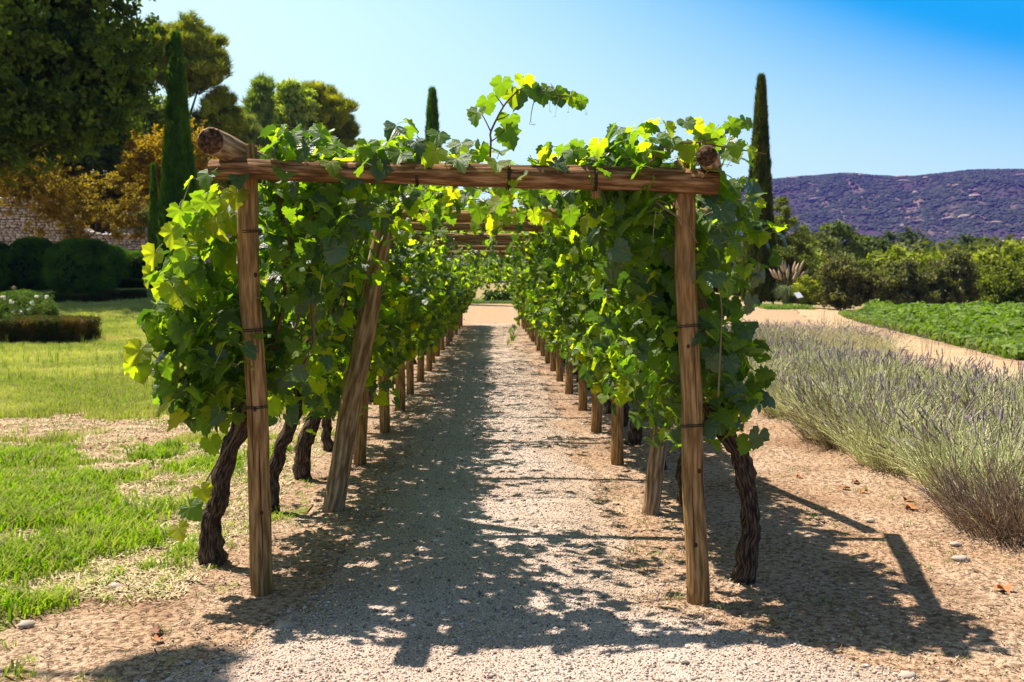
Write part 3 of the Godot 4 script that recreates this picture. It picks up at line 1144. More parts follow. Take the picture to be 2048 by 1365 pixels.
# the loose shoots that frame the near end
func dress(v: Node3D, side: int) -> void:
	if side > 0:
		# tall shoot arching over the middle of the beam
		var z := -5.2
		var arc := [Vector3(-0.02, 2.15, z), Vector3(-0.01, 2.33, z), Vector3(-0.01, 2.38, z), Vector3(0.05, 2.50, z), Vector3(0.09, 2.55, z), Vector3(0.15, 2.60, z), Vector3(0.23, 2.59, z), Vector3(0.32, 2.57, z), Vector3(0.40, 2.545, z), Vector3(0.46, 2.525, z)]
		var ls := []
		for p in [[-0.075, 2.485, 0.095, -0.4], [-0.03, 2.555, 0.095, -0.5], [0.05, 2.635, 0.095, -0.3], [0.16, 2.655, 0.09, 0.3], [0.085, 2.465, 0.10, 0.3], [0.065, 2.385, 0.115, 0.3], [0.10, 2.585, 0.09, -0.3], [0.135, 2.58, 0.10, 0.2], [0.20, 2.60, 0.10, 0.2], [0.245, 2.615, 0.095, 0.3], [0.27, 2.595, 0.09, 0.1], [0.32, 2.60, 0.085, 0.4], [0.35, 2.58, 0.08, 0.0], [0.40, 2.57, 0.075, 0.3], [0.43, 2.55, 0.07, 0.1], [0.455, 2.54, 0.06, 0.3]]:
			ls.append([Vector3(p[0], p[1], z + rr(-0.04, 0.04)), Vector3(p[3] + rr(-0.3, 0.3), rr(0.1, 0.7), rr(0.5, 1.0) * (1.0 if rng.randf() < 0.6 else -1.0)).normalized(), p[2] * 1.22, [0, 3, 1, 0, 4][rng.randi() % 5]])
		shoot(v, arc, 0.0065, ls)
		for q in [[Vector3(-0.01, 2.38, z), Vector3(-0.065, 2.485, z)], [Vector3(0.055, 2.51, z), Vector3(0.015, 2.565, z)], [Vector3(0.02, 2.44, z), Vector3(0.085, 2.47, z)], [Vector3(-0.01, 2.33, z), Vector3(0.06, 2.39, z)]]:
			part("petiole", tube_mesh([q[0], (q[0] + q[1]) * 0.5 + Vector3(0.004, -0.004, 0), q[1]], [0.004, 0.0032, 0.003], 5), M.cane_brown, v)
		var tz := []
		for x in [0.22, 0.3, 0.34, 0.4, 0.45]:
			tz.append(Vector3(x, 2.56, z))
		tendrils(v, tz)
		# shoots over the right-hand rail
		z = -4.98
		ls = []
		for p in [[0.80, 2.40, 0.09, -0.6], [0.865, 2.39, 0.10, 0.5], [0.945, 2.40, 0.10, -0.3], [1.0, 2.385, 0.11, 0.4], [0.89, 2.32, 0.11, -0.2], [1.05, 2.345, 0.105, 0.0], [1.10, 2.36, 0.10, 0.2], [1.17, 2.385, 0.10, 0.3], [1.20, 2.405, 0.11, 0.4], [1.255, 2.415, 0.09, 0.6], [1.13, 2.32, 0.10, -0.3], [0.95, 2.29, 0.13, 0.0], [0.84, 2.28, 0.12, -0.4], [1.03, 2.30, 0.12, 0.3]]:
			ls.append([Vector3(p[0], p[1], z + rr(-0.08, 0.03)), Vector3(p[3] + rr(-0.3, 0.3), rr(0.2, 0.8), rr(0.3, 1.0) * (1.0 if rng.randf() < 0.65 else -1.0)).normalized(), p[2], [0, 1, 4, 2][rng.randi() % 4]])
		shoot(v, [Vector3(0.78, 2.19, z), Vector3(0.83, 2.26, z), Vector3(0.89, 2.29, z), Vector3(1.03, 2.30, z), Vector3(1.13, 2.33, z), Vector3(1.20, 2.37, z), Vector3(1.27, 2.40, z)], 0.006, ls)
		shoot(v, [Vector3(1.05, 2.29, z), Vector3(1.18, 2.27, z), Vector3(1.36, 2.24, z)], 0.005, [[Vector3(1.20, 2.285, z + 0.02), Vector3(-0.5, 0.3, 0.8).normalized(), 0.10, 1], [Vector3(1.265, 2.27, z + 0.02), Vector3(0.7, 0.3, 0.6).normalized(), 0.10, 4]])
		z = -5.2
		shoot(v, [Vector3(1.10, 1.95, z), Vector3(1.28, 2.03, z), Vector3(1.40, 2.05, z)], 0.005, [[Vector3(1.27, 2.13, z), Vector3(-0.5, 0.5, 0.6).normalized(), 0.11], [Vector3(1.34, 2.12, z), Vector3(0.7, 0.4, 0.6).normalized(), 0.10, 1], [Vector3(1.37, 2.03, z), Vector3(0.2, 0.2, 1.0).normalized(), 0.10, 4], [Vector3(1.31, 2.0, z), Vector3(-0.3, 0.4, 0.8).normalized(), 0.11]])
		# a stray shoot by the post, with a long bare cane
		shoot(v, [Vector3(1.10, 1.05, -4.84), Vector3(1.105, 1.25, -4.83), Vector3(1.11, 1.48, -4.83), Vector3(1.09, 1.62, -4.82)], 0.006, [[Vector3(1.07, 1.64, -4.80), Vector3(0.0, 0.8, 0.6).normalized(), 0.12, 3], [Vector3(1.13, 1.60, -4.82), Vector3(0.6, 0.5, 0.6).normalized(), 0.09, 1]], M.cane)
		shoot(v, [Vector3(0.90, 2.06, -5.1), Vector3(0.80, 2.02, -5.0), Vector3(0.95, 1.90, -4.95), Vector3(1.02, 1.80, -4.99)], 0.008, [], M.cane)
	else:
		var ls := []
		for p in [[-1.52, 0.76, 0.12], [-1.575, 0.50, 0.11], [-1.64, 0.40, 0.13], [-1.70, 0.29, 0.12]]:
			ls.append([Vector3(p[0], p[1], -5.36), Vector3(rr(-0.4, 0.4), 0.5, 0.8).normalized(), p[2], [1, 2, 0, 2][ls.size()]])
		shoot(v, [Vector3(-1.34, 0.97, -5.42), Vector3(-1.40, 0.78, -5.4), Vector3(-1.51, 0.61, -5.4), Vector3(-1.60, 0.45, -5.4), Vector3(-1.69, 0.28, -5.4)], 0.006, ls, M.cane)
		# long shoots that swing out to the left
		ls = []
		for i in 18:
			var t := i / 17.0
			ls.append([Vector3(lerpf(-1.42, -1.80, t) + rr(-0.08, 0.08), lerpf(0.92, 1.28, t) + rr(-0.14, 0.14), -5.25 + rr(-0.15, 0.15)), Vector3(-0.6 + rr(-0.4, 0.4), 0.5, rr(0.1, 0.9)).normalized(), rr(0.10, 0.14)])
		shoot(v, [Vector3(-1.35, 0.98, -5.5), Vector3(-1.5, 1.0, -5.3), Vector3(-1.66, 1.12, -5.25), Vector3(-1.82, 1.28, -5.22)], 0.007, ls, M.cane_brown)
		# bright leaves of the outer face that catch the sun from behind
		for i in 56:
			var y := rr(1.15, 2.14)
			var o := wall_span(-1, y)
			leaf(v, Vector3(o.x + rr(-0.07, 0.24), y, rr(-5.35, -4.93)), Vector3(rr(-0.8, 0.4), rr(-0.1, 0.45), rr(0.35, 1.0)).normalized(), rr(0.11, 0.16), [2, 4, 2, 4, 1][i % 5])
		# leaves that lie over the near beam
		for p in [[-1.02, 2.16, 0.13], [-0.92, 2.28, 0.12], [-0.80, 2.20, 0.12], [-0.70, 2.14, 0.13], [-0.55, 2.20, 0.14], [-0.45, 2.24, 0.13], [-0.28, 2.26, 0.14], [-0.18, 2.22, 0.14], [0.02, 2.20, 0.13], [0.12, 2.14, 0.12], [0.30, 2.20, 0.12], [-0.62, 2.29, 0.12], [-0.38, 2.30, 0.11], [-1.25, 2.12, 0.1]]:
			leaf(v, Vector3(p[0], p[1], -4.97 + rr(-0.05, 0.02)), Vector3(rr(-0.3, 0.3), rr(0.4, 0.9), rr(0.4, 0.9)).normalized(), p[2], [0, 3, 1, 3, 4][rng.randi() % 5])
	# leaves hanging below the near beam, lit from behind
	for i in 42:
		leaf(v, Vector3(rr(0.0, 0.9) * side, rr(1.97, 2.18), rr(-6.7, -5.2)), Vector3(rr(-0.6, 0.6), rr(-0.2, 0.6), rr(0.4, 1.0)).normalized(), rr(0.075, 0.13))
	# a fringe of leaves standing up along the top of the near beam
	for i in (46 if side < 0 else 24):
		var x := rr(0.02, 1.05 if side < 0 else 0.85) * side
		var y := 2.21 + absf(rng.randfn()) * 0.055
		leaf(v, Vector3(x, y, rr(-5.42, -5.0)), Vector3(rr(-0.6, 0.6), rr(0.1, 0.9), rr(-0.8, 0.8)).normalized(), rr(0.085, 0.145))


# ------------------------------------------------------------------ lavender

func lavender_meshes() -> Array:
	var stem := new_st()
	var pts := [Vector3.ZERO, Vector3(0.01, 0.4, 0.0), Vector3(0.05, 0.78, 0.0), Vector3(0.12, 1.0, 0.0)]
	tube(stem, pts, [0.0045, 0.0042, 0.004, 0.0035], 3, 0.0, 0, false)
	# a narrow leaf or two low on the stem
	var base := 16
	for k in 4:
		var a := k * 2.3
		var d := Vector3(cos(a), 0, sin(a))
		var p := Vector3(0, 0.08 + 0.14 * k, 0)
		stem.add_vertex(p)
		stem.add_vertex(p + d * 0.045 + Vector3(0, 0.08, 0) + d.cross(Vector3.UP) * 0.008)
		stem.add_vertex(p + d * 0.09 + Vector3(0, 0.17, 0))
		for q in [base, base + 1, base + 2]:
			stem.add_index(q)
		base += 3
	var spike := new_st()
	tube(spike, [Vector3(0.105, 0.95, 0), Vector3(0.115, 0.985, 0), Vector3(0.125, 1.01, 0), Vector3(0.135, 1.04, 0), Vector3(0.145, 1.075, 0), Vector3(0.155, 1.10, 0)], [0.003, 0.0095, 0.006, 0.0105, 0.007, 0.002], 4, 0.4, 0, false)
	return [done(stem), done(spike)]


func lavender_bush(n: String, label: String, at: Vector3, r: float, h: float, count: int, lav: Array, dead: float) -> Node3D:
	var root := thing(n, label, "lavender bush", at, "lavender bushes in rows beside the path")
	# woody grey-brown heart
	var st := new_st()
	var v0 := 0
	for i in 26:
		var a := rr(0, TAU)
		var out := Vector3(cos(a), 0, sin(a)) * r * rr(0.25, 0.8)
		v0 = tube(st, [Vector3(0, -0.02, 0) + out * 0.1, out * 0.55 + Vector3(0, h * 0.15, 0), out + Vector3(0, h * rr(0.3, 0.5), 0)], [0.012, 0.009, 0.004], 4, 0.2, v0, false)
	part("woody_base", done(st), M.bark, root)
	var xs := []
	var cs := []
	var fs := []
	var fc := []
	for i in count:
		var a := rr(0, TAU)
		var tilt := acos(1.0 - rng.randf() * 0.40)
		var len := h * rr(0.72, 1.12) * 1.0
		var b := Basis(Vector3.UP, a) * Basis(Vector3.FORWARD, tilt) * Basis(Vector3.UP, rr(0, TAU))
		var p := Vector3(cos(a), 0, -sin(a)) * r * sqrt(rng.randf()) * 0.55
		var t := Transform3D(b.scaled_local(Vector3(len * 1.25, len, len * 1.25)), p)
		var v := rr(0.55, 1.3)
		var brown := rng.randf() < dead
		xs.append(t)
		cs.append(Color(0.27, 0.165, 0.10).lerp(Color(0.38, 0.29, 0.23), rng.randf()) * v if brown else Color(0.56, 0.60, 0.27).lerp(Color(0.82, 0.80, 0.52), rng.randf()) * v)
		if rng.randf() < (0.30 if tilt < 0.75 else 0.06) * (1.0 if dead < 0.8 else 0.06):
			fs.append(t)
			fc.append(Color(0.15, 0.11, 0.13).lerp(Color(0.36, 0.28, 0.31), rng.randf()) * rr(0.8, 1.3))
	multi("stems", lav[0], xs, root, M.stem, cs)
	multi("flower_spikes", lav[1], fs, root, M.straw, fc)
	return root


func build_lavender() -> void:
	var lav := lavender_meshes()
	lavender_bush("lavender_bush", "dead grey-brown lavender bush at the near end of the front row, right of the path", Vector3(3.45, 0, -6.30), 0.80, 0.42, 1000, lav, 0.93)
	var protos := []
	var row_name := ["front", "second", "third", "fourth", "fifth"]
	for row in 5:
		var k := 0
		var z := 7.3 if row == 0 else 7.6 + row * 0.4
		if row == 1:
			z = 6.9
		while z < 23.5:
			var x := 3.72 + row * 1.12 + rr(-0.1, 0.1)
			if x > track_edge(z) - 0.9:
				break
			if x / z < 0.62:
				var label := "%s lavender bush back from the near end of the %s lavender row" % [ordinal(k), row_name[row]]
				if protos.size() < 4:
					var dead := 0.12 if protos.size() != 2 else 0.32
					protos.append(lavender_bush("lavender_bush", label, Vector3(x, 0, -z), rr(0.70, 0.80), rr(0.54, 0.62), 640, lav, dead))
				else:
					var src: Node3D = protos[rng.randi() % 4]
					var o: Node3D = src.duplicate()
					o.name = numbered("lavender_bush")
					add_child(o)
					o.position = Vector3(x, 0, -z)
					o.rotation.y = rr(0, TAU)
					o.scale = Vector3(1, rr(0.9, 1.1), 1) * rr(0.78, 1.10)
					o.set_meta("label", label)
				k += 1
			z += rr(1.02, 1.28)
	# a dead patch in the front row
	lavender_bush("lavender_bush", "small dry brown lavender bush in front of the green front row", Vector3(3.32, 0, -9.95), 0.34, 0.36, 260, lav, 0.95)
	# the far end of the field reads as one mass
	var xs := []
	var cs := []
	var fs := []
	var fc := []
	for i in 7000:
		var d := rr(21.0, 29.0)
		var x := rr(3.0, track_edge(d) - 0.3)
		if d < 24.0 and x < 8.2:
			continue
		if absf(fposmod(x - 3.1, 1.12) - 0.62) > 0.5 and rng.randf() < 0.7:
			continue
		var len := rr(0.30, 0.55)
		var b := Basis(Vector3.UP, rr(0, TAU)) * Basis(Vector3.FORWARD, absf(rng.randfn()) * 0.5)
		var t := Transform3D(b.scaled(Vector3(len * 2.0, len, len * 2.0)), Vector3(x, gh(x, -d), -d))
		xs.append(t)
		cs.append(Color(0.44, 0.45, 0.2).lerp(Color(0.66, 0.58, 0.36), rng.randf()))
		if rng.randf() < 0.5:
			fs.append(t)
			fc.append(Color(0.17, 0.125, 0.16).lerp(Color(0.3, 0.22, 0.25), rng.randf()))
	tag(multi("lavender_field", lav[0], xs, self, M.stem, cs), "pale far end of the lavender field running back to the sandy track", "lavender")
	tag(multi("lavender_flowers", lav[1], fs, self, M.straw, fc), "faded purple flower spikes over the far lavender field", "lavender flowers")


# ------------------------------------------------------------------ foliage for things further off

# a cluster of small leaves; flat 2-triangle leaves turned every way
func cluster(count: int, size: float, spread: float, long := 1.0, up := 0.0) -> ArrayMesh:
	var st := new_st()
	var v := 0
	for i in count:
		var p := rv() * pow(rng.randf(), 0.4) * spread
		var n := (rv() + Vector3(0, up, 0)).normalized()
		var t := n.cross(rv()).normalized()
		var b := n.cross(t)
		var s := size * rr(0.7, 1.3)
		st.set_smooth_group(0)
		for q in [p - t * s * long, p + b * s * 0.55 + n * s * 0.15, p + t * s * long, p - b * s * 0.55 + n * s * 0.15]:
			st.add_vertex(q)
		for q in [v, v + 1, v + 2, v, v + 2, v + 3]:
			st.add_index(q)
		v += 4
	return done(st)


# a tuft of needles, all rising from one spot
func needle_tuft(count: int, len: float) -> ArrayMesh:
	var st := new_st()
	var v := 0
	for i in count:
		var d := (rv() + Vector3(0, 0.9, 0)).normalized()
		var s := d.cross(rv()).normalized() * len * 0.055
		var p := rv() * len * 0.35
		st.set_smooth_group(0)
		st.add_vertex(p - s)
		st.add_vertex(p + d * len * rr(0.7, 1.2))
		st.add_vertex(p + s)
		for q in [v, v + 1, v + 2]:
			st.add_index(q)
		v += 3
	return done(st)


# places for foliage: each big blob carries many small clumps near its surface, with gaps between
func in_blobs(blobs: Array, count: int, hollow := 0.55, gap := -0.2, freq := 0.5, loose := 1.0) -> Array:
	var total := 0.0
	for b in blobs:
		total += b[1].x * b[1].y + b[1].z * b[1].y
	var out := []
	for b in blobs:
		var n := int(count * (b[1].x * b[1].y + b[1].z * b[1].y) / total)
		var e: Vector3 = b[1]
		var cs := pow(e.x * e.y * e.z, 1.0 / 3.0) * rr(0.24, 0.30) * loose
		var per := 16
		for i in int(ceil(float(n) / per)):
			var d := rv()
			var r := pow(lerpf(hollow * hollow * hollow, 1.0, rng.randf()), 1.0 / 3.0)
			var c: Vector3 = b[0] + d * e * r * (1.0 + 0.22 * broad.get_noise_3d(d.x * 4.0 + b[0].x, d.y * 4.0, d.z * 4.0))
			if fine.get_noise_3d(c.x * freq, c.y * freq, c.z * freq) < gap:
				continue
			var cr := cs * rr(0.7, 1.35)
			for k in per:
				var q := rv() * pow(rng.randf(), 0.45) * cr
				out.append(c + Vector3(q.x, q.y * 0.62, q.z))
	return out


func crown(n: String, mesh: Mesh, spots: Array, parent: Node, mat: Material, c0: Color, c1: Color, s0: float, s1: float, upright := false) -> MultiMeshInstance3D:
	var xf := []
	var cs := []
	for p in spots:
		var b := Basis(Vector3.UP, rr(0, TAU))
		if not upright:
			b = b * Basis(rv(), rr(-0.8, 0.8))
		xf.append(Transform3D(b.scaled(Vector3.ONE * rr(s0, s1)), p))
		cs.append(c0.lerp(c1, clampf(rng.randf() * 0.45 + 0.55 * (0.5 + fine.get_noise_3d(p.x * 1.1, p.y * 1.1, p.z * 1.1) * 1.6), 0.0, 1.0)))
	return multi(n, mesh, xf, parent, mat, cs)


func limbs(parent: Node, base: Vector3, fork: Vector3, r: float, tips: Array, mat: Material) -> void:
	part("trunk", tube_mesh(curve([base, base.lerp(fork, 0.5) + Vector3(r * 0.5, 0, r * 0.3), fork], 9, 0.1), taper(r, r * 0.6, 9), 10, 0.15), mat, parent)
	var st := new_st()
	var v := 0
	for t in tips:
		var mid: Vector3 = fork.lerp(t, 0.5) + Vector3(0, (t - fork).length() * 0.08, 0)
		v = tube(st, curve([fork - (fork - base) * 0.12, mid, t], 8, 0.25), taper(r * 0.42, r * 0.09, 8), 6, 0.1, v, false)
	part("branches", done(st), mat, parent)


func hedge_core(blobs: Array) -> ArrayMesh:
	var st := new_st()
	for b in blobs:
		var s := SphereMesh.new()
		s.radius = 1.0
		s.height = 2.0
		s.radial_segments = 18
		s.rings = 10
		st.append_from(s, 0, Transform3D(Basis.from_scale(b[1]), b[0]))
	return st.commit()


func cypress(label: String, at: Vector3, h: float, r: float, count: int, c0: Color, c1: Color, sprig: Mesh) -> Node3D:
	var root := thing("cypress_tree", label, "cypress tree", at, "tall thin cypress trees")
	part("trunk", tube_mesh([Vector3(0, -0.2, 0), Vector3(0, h * 0.12, 0)], [r * 0.25, r * 0.2], 8, 0.2), M.trunk, root)
	var prof := func(t: float) -> float:
		return r * (0.90 + 0.10 * smoothstep(0.0, 0.15, t)) * pow(clampf(1.0 - t, 0.0, 1.0), 0.42) * (0.78 + 0.22 * (1.0 - t)) * (0.62 + 0.38 * smoothstep(1.0, 0.2, t))
	var pts := []
	var rad := []
	for i in 16:
		var t := lerpf(0.03, 0.985, i / 15.0)
		pts.append(Vector3(0, h * t, 0))
		rad.append(prof.call(t) * 0.80)
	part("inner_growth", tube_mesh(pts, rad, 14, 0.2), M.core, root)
	var xf := []
	var cs := []
	for i in count:
		var t := pow(rng.randf(), 1.15) * 0.985 + 0.02
		var a := rr(0, TAU)
		var rad_t: float = prof.call(minf(t, 0.995))
		var rough := 1.0 + 0.13 * fine.get_noise_3d(cos(a) * 2.2 + at.x, t * h * 0.35, sin(a) * 2.2)
		var p := Vector3(cos(a), 0, sin(a)) * rad_t * rough * rr(0.80, 1.0) + Vector3(0, h * t * 0.985, 0)
		var b := Basis(Vector3.UP, -a) * Basis(Vector3.FORWARD, rr(0.0, 0.30)) * Basis(Vector3.UP, rr(0, TAU))
		var s := rr(0.7, 1.3) * clampf(r * 1.1, 0.55, 1.0)
		xf.append(Transform3D(b.scaled(Vector3.ONE * s), p))
		cs.append(c0.lerp(c1, clampf(0.5 + fine.get_noise_3d(cos(a) * 3.0, t * h * 0.5, sin(a) * 3.0 + at.x) * 1.2 + rr(-0.3, 0.3), 0.0, 1.0)))
	multi("foliage", sprig, xf, root, M.needle, cs)
	return root


func build_clipped() -> void:
	var lf := cluster(16, 0.055, 0.20)
	var big := cluster(16, 0.075, 0.24)
	var group := "clipped box balls below the stone wall"
	var balls := [
		[Vector3(-22.95, 0, -46.0), Vector3(1.15, 1.22, 1.1), "clipped box ball cut off by the left edge of the view"],
		[Vector3(-21.45, 0, -47.2), Vector3(1.12, 1.28, 1.1), "clipped box ball just left of the largest box ball"],
		[Vector3(-17.85, 0, -44.0), Vector3(1.56, 1.30, 1.4), "largest clipped box ball, broad and dark, in front of the stone wall"],
		[Vector3(-19.0, 0, -49.5), Vector3(1.3, 1.05, 1.2), "clipped box ball half hidden behind the largest one"],
		[Vector3(-17.72, 0, -50.5), Vector3(0.86, 0.88, 0.85), "small clipped box ball left of the small dark cypress"],
	]
	for b in balls:
		var at: Vector3 = b[0]
		at.y = gh(at.x, at.z)
		var root := thing("box_ball", b[2], "topiary", at, group)
		var s: Vector3 = b[1]
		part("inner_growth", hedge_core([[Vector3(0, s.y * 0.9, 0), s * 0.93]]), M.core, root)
		var spots := []
		for i in int(2600 * s.x * s.y):
			var d := rv()
			var e := Vector3(signf(d.x) * pow(absf(d.x), 0.8), signf(d.y) * pow(absf(d.y), 0.8), signf(d.z) * pow(absf(d.z), 0.8)) * 0.93
			var p := Vector3(0, s.y * 0.9, 0) + e * s * rr(0.96, 1.04)
			if p.y > 0.0:
				spots.append(p)
		crown("foliage", lf, spots, root, M.far_leaf, Color(0.05, 0.105, 0.018), Color(0.18, 0.32, 0.04), 0.35, 0.6)
	# low clipped edging in front of the balls
	var lows := [
		[Vector3(-22.3, 0, -42.6), Vector3(1.7, 0.42, 0.5), "low dark box edging in front of the leftmost box balls", 0.0],
		[Vector3(-17.5, 0, -41.0), Vector3(1.9, 0.30, 0.45), "low box edging with a browned right end, before the largest box ball", 0.5],
		[Vector3(-17.2, 0, -48.3), Vector3(1.6, 0.36, 0.4), "low box edging in front of the small box ball", 0.0],
		[Vector3(-15.8, 0, -41.6), Vector3(0.42, 0.38, 0.4), "little dry clipped tuft in the bare bed left of the tall cypress", 0.6],
		[Vector3(-14.9, 0, -41.9), Vector3(0.36, 0.36, 0.36), "little dry clipped tuft at the foot of the tall cypress", 0.5],
		[Vector3(-11.75, 0, -26.7), Vector3(1.05, 0.64, 0.75), "low clipped box hedge with rusty top on the lawn, left edge", 0.75],
	]
	for b in lows:
		var at: Vector3 = b[0]
		at.y = gh(at.x, at.z)
		var root := thing("low_hedge", b[2], "hedge", at, "low clipped box hedges")
		var s: Vector3 = b[1]
		var bm := BoxMesh.new()
		bm.size = s * 1.8 * Vector3(1.0, 0.5, 1.0)
		part("inner_growth", bm, M.core, root, Transform3D(Basis.IDENTITY, Vector3(0, s.y * 0.45, 0)))
		var spots := []
		for i in int(1500.0 * (s.x * s.y + s.x * s.z + s.y * s.z)) + 200:
			var f := rng.randi() % 3
			var p := Vector3(rr(-1, 1), rr(0, 1), rr(-1, 1))
			if f == 0:
				p.y = rr(0.93, 1.04)
			elif f == 1:
				p.z = rr(0.92, 1.02)
			else:
				p.x = (1.0 if rng.randf() < 0.5 else -1.0) * rr(0.92, 1.0)
			p.y -= 0.06 * pow(maxf(absf(p.x), absf(p.z)), 6.0)
			spots.append(p * s)
		var rust: float = b[3]
		crown("foliage", lf, spots, root, M.far_leaf, Color(0.035, 0.07, 0.016), Color(0.06, 0.10, 0.025).lerp(Color(0.24, 0.12, 0.035), rust), 0.22, 0.42)
	# round bush with a white rose in front
	var at := Vector3(-14.15, gh(-14.15, -30.3), -30.3)
	var rb := thing("round_bush", "rounded bright green clipped bush on the lawn at the left edge", "bush", at)
	var s := Vector3(0.92, 0.62, 0.85)
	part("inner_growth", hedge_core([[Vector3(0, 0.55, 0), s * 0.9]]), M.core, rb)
	var spots := []
	for i in 2600:
		var d := rv()
		var p := Vector3(0, 0.55, 0) + d * s * rr(0.92, 1.08)
		if p.y > 0.02:
			spots.append(p)
	crown("foliage", lf, spots, rb, M.far_leaf, Color(0.05, 0.10, 0.02), Color(0.15, 0.22, 0.05), 0.3, 0.55)
	at = Vector3(-13.05, gh(-13.05, -28.4), -28.4)
	var ro := thing("rose_bush", "straggly rose bush with white blooms before the rounded bush", "rose bush", at)
	var st := new_st()
	var v := 0
	var tips := []
	for i in 16:
		var tip := Vector3(rr(-0.75, 0.6), rr(0.5, 1.15), rr(-0.3, 0.3))
		v = tube(st, [Vector3(tip.x * 0.2, -0.02, 0), tip * 0.6 + Vector3(0.03, 0.1, 0), tip], [0.012, 0.009, 0.005], 4, 0.1, v, false)
		tips.append(tip)
	part("stems", done(st), M.cane, ro)
	spots = []
	for i in 240:
		var t: Vector3 = tips[rng.randi() % 16]
		spots.append(t * rr(0.5, 1.05) + rv() * 0.1)
	crown("foliage", lf, spots, ro, M.far_leaf, Color(0.08, 0.14, 0.03), Color(0.2, 0.26, 0.07), 0.3, 0.5)
	var bl := cluster(22, 0.045, 0.06, 0.9)
	var white := leafy([0.72, 0.70, 0.66], [0.3, 0.3, 0.25])
	for i in 9:
		part("rose_bloom", bl, white, ro, Transform3D(Basis(rv(), rr(0, 3)), tips[i] + Vector3(0, 0.03, 0.06)))


func build_left_trees() -> void:
	var sprig := new_st()
	var v := 0
	for i in 18:
		var d := (Vector3(rr(-0.35, 0.35), 1.0, rr(-0.35, 0.35))).normalized()
		var sd := d.cross(rv()).normalized() * 0.022
		var p := Vector3(rr(-0.07, 0.07), rr(-0.1, 0.1), rr(-0.07, 0.07))
		for q in [p - sd, p + d * rr(0.18, 0.36), p + sd]:
			sprig.add_vertex(q)
		for q in [v, v + 1, v + 2]:
			sprig.add_index(q)
		v += 3
	var sp := done(sprig)
	M.sprig = sp
	var cg0 := Color(0.045, 0.115, 0.013)
	var cg1 := Color(0.13, 0.27, 0.026)
	cypress("tall dark green cypress in front of the stone wall on the left", Vector3(-15.5, gh(-15.5, -50.0), -50.0), 12.2, 1.08, 11000, cg0, cg1, sp)
	cypress("small slim dark cypress left of the tall one, by the wall", Vector3(-18.75, gh(-18.75, -56.0), -56.0), 6.3, 0.44, 2600, cg0, cg1, sp)
	cypress("slim cypress rising straight behind the middle of the pergola", Vector3(-3.42, gh(-3.42, -57.4), -57.4), 12.1, 0.98, 5500, cg0 * 0.9, cg1 * 0.9, sp)
	cypress("short cypress tip among the pines behind the left end of the crossbeam", Vector3(-14.6, gh(-14.6, -82.0), -82.0), 12.6, 0.9, 2500, cg0, cg1, sp)

	# the great plane tree that fills the upper left
	var at := Vector3(-24.5, gh(-24.5, -47.0), -47.0)
	var pl := thing("plane_tree", "huge plane tree filling the upper left corner, dense dark green crown", "tree", at)
	var blobs := [
		[Vector3(2.2, 11.0, 0.5), Vector3(6.4, 4.8, 5.0)], [Vector3(0.0, 16.5, 0.0), Vector3(8.2, 5.0, 6.5)], [Vector3(5.7, 15.0, 0.5), Vector3(3.1, 3.8, 3.2)],
		[Vector3(4.6, 8.8, 1.0), Vector3(3.6, 2.7, 3.0)], [Vector3(-3.0, 9.0, 0.0), Vector3(6.0, 4.6, 4.5)], [Vector3(1.2, 7.4, 2.0), Vector3(3.4, 1.6, 2.6)], [Vector3(6.4, 17.4, -1.0), Vector3(2.3, 2.2, 2.4)],
		[Vector3(6.0, 9.3, 0.4), Vector3(1.6, 2.8, 1.8)], [Vector3(-1.5, 6.2, 2.0), Vector3(3.2, 1.3, 2.2)],
	]
	var pf := cluster(13, 0.15, 0.36, 0.9)
	crown("crown", pf, in_blobs(blobs, 14000, 0.4, -0.20, 0.6, 1.4), pl, M.far_leaf, Color(0.022, 0.052, 0.008), Color(0.23, 0.31, 0.030), 0.75, 1.25)
	limbs(pl, Vector3(0, -0.2, 0), Vector3(0.4, 4.6, 0), 0.55, [Vector3(4.5, 8.6, 1), Vector3(2.0, 12.0, 0), Vector3(6.4, 13.5, 0), Vector3(-3, 11, 0), Vector3(0, 15, 0), Vector3(4.6, 6.6, 1.0)], M.trunk)
	# a tree just outside the view, whose bough shades the bottom left corner
	var near := thing("shade_tree", "tree outside the view whose bough shades the soil at the bottom left", "tree", Vector3(-9.5, 0, -7.0))
	crown("crown", pf, in_blobs([[Vector3(4.86, 7.2, 0.58), Vector3(0.42, 0.3, 0.26)], [Vector3(5.1, 7.3, 0.82), Vector3(0.25, 0.2, 0.12)], [Vector3(-1.0, 7.5, 0.0), Vector3(3.0, 2.2, 2.6)]], 1100, 0.2, -0.12, 2.2, 1.6), near, M.far_leaf, Color(0.05, 0.09, 0.015), Color(0.14, 0.19, 0.03), 0.5, 0.8)
	limbs(near, Vector3(0, -0.1, 0), Vector3(0.2, 4.5, 0), 0.25, [Vector3(5.0, 7.2, 0.75), Vector3(-1, 7.5, 0), Vector3(-2, 8, 1)], M.trunk)
	# yellowing trees against the wall
	at = Vector3(-23.4, gh(-23.4, -57.0), -57.0)
	var y1 := thing("yellowing_tree", "low tree with golden brown leaves hanging before the stone wall", "tree", at)
	blobs = [[Vector3(0.6, 4.2, 0), Vector3(3.2, 1.6, 1.4)], [Vector3(-2.5, 5.4, 0), Vector3(3.2, 2.6, 1.6)], [Vector3(2.6, 3.2, 0.2), Vector3(1.5, 1.0, 1.0)], [Vector3(-1.0, 2.6, 0.3), Vector3(2.3, 1.6, 1.0)], [Vector3(-4.5, 7.5, 0), Vector3(2.6, 3.0, 1.6)]]
	crown("crown", pf, in_blobs(blobs, 2100, 0.2, -0.16, 0.9, 1.9), y1, M.far_leaf, Color(0.17, 0.115, 0.022), Color(0.50, 0.33, 0.055), 0.45, 0.75)
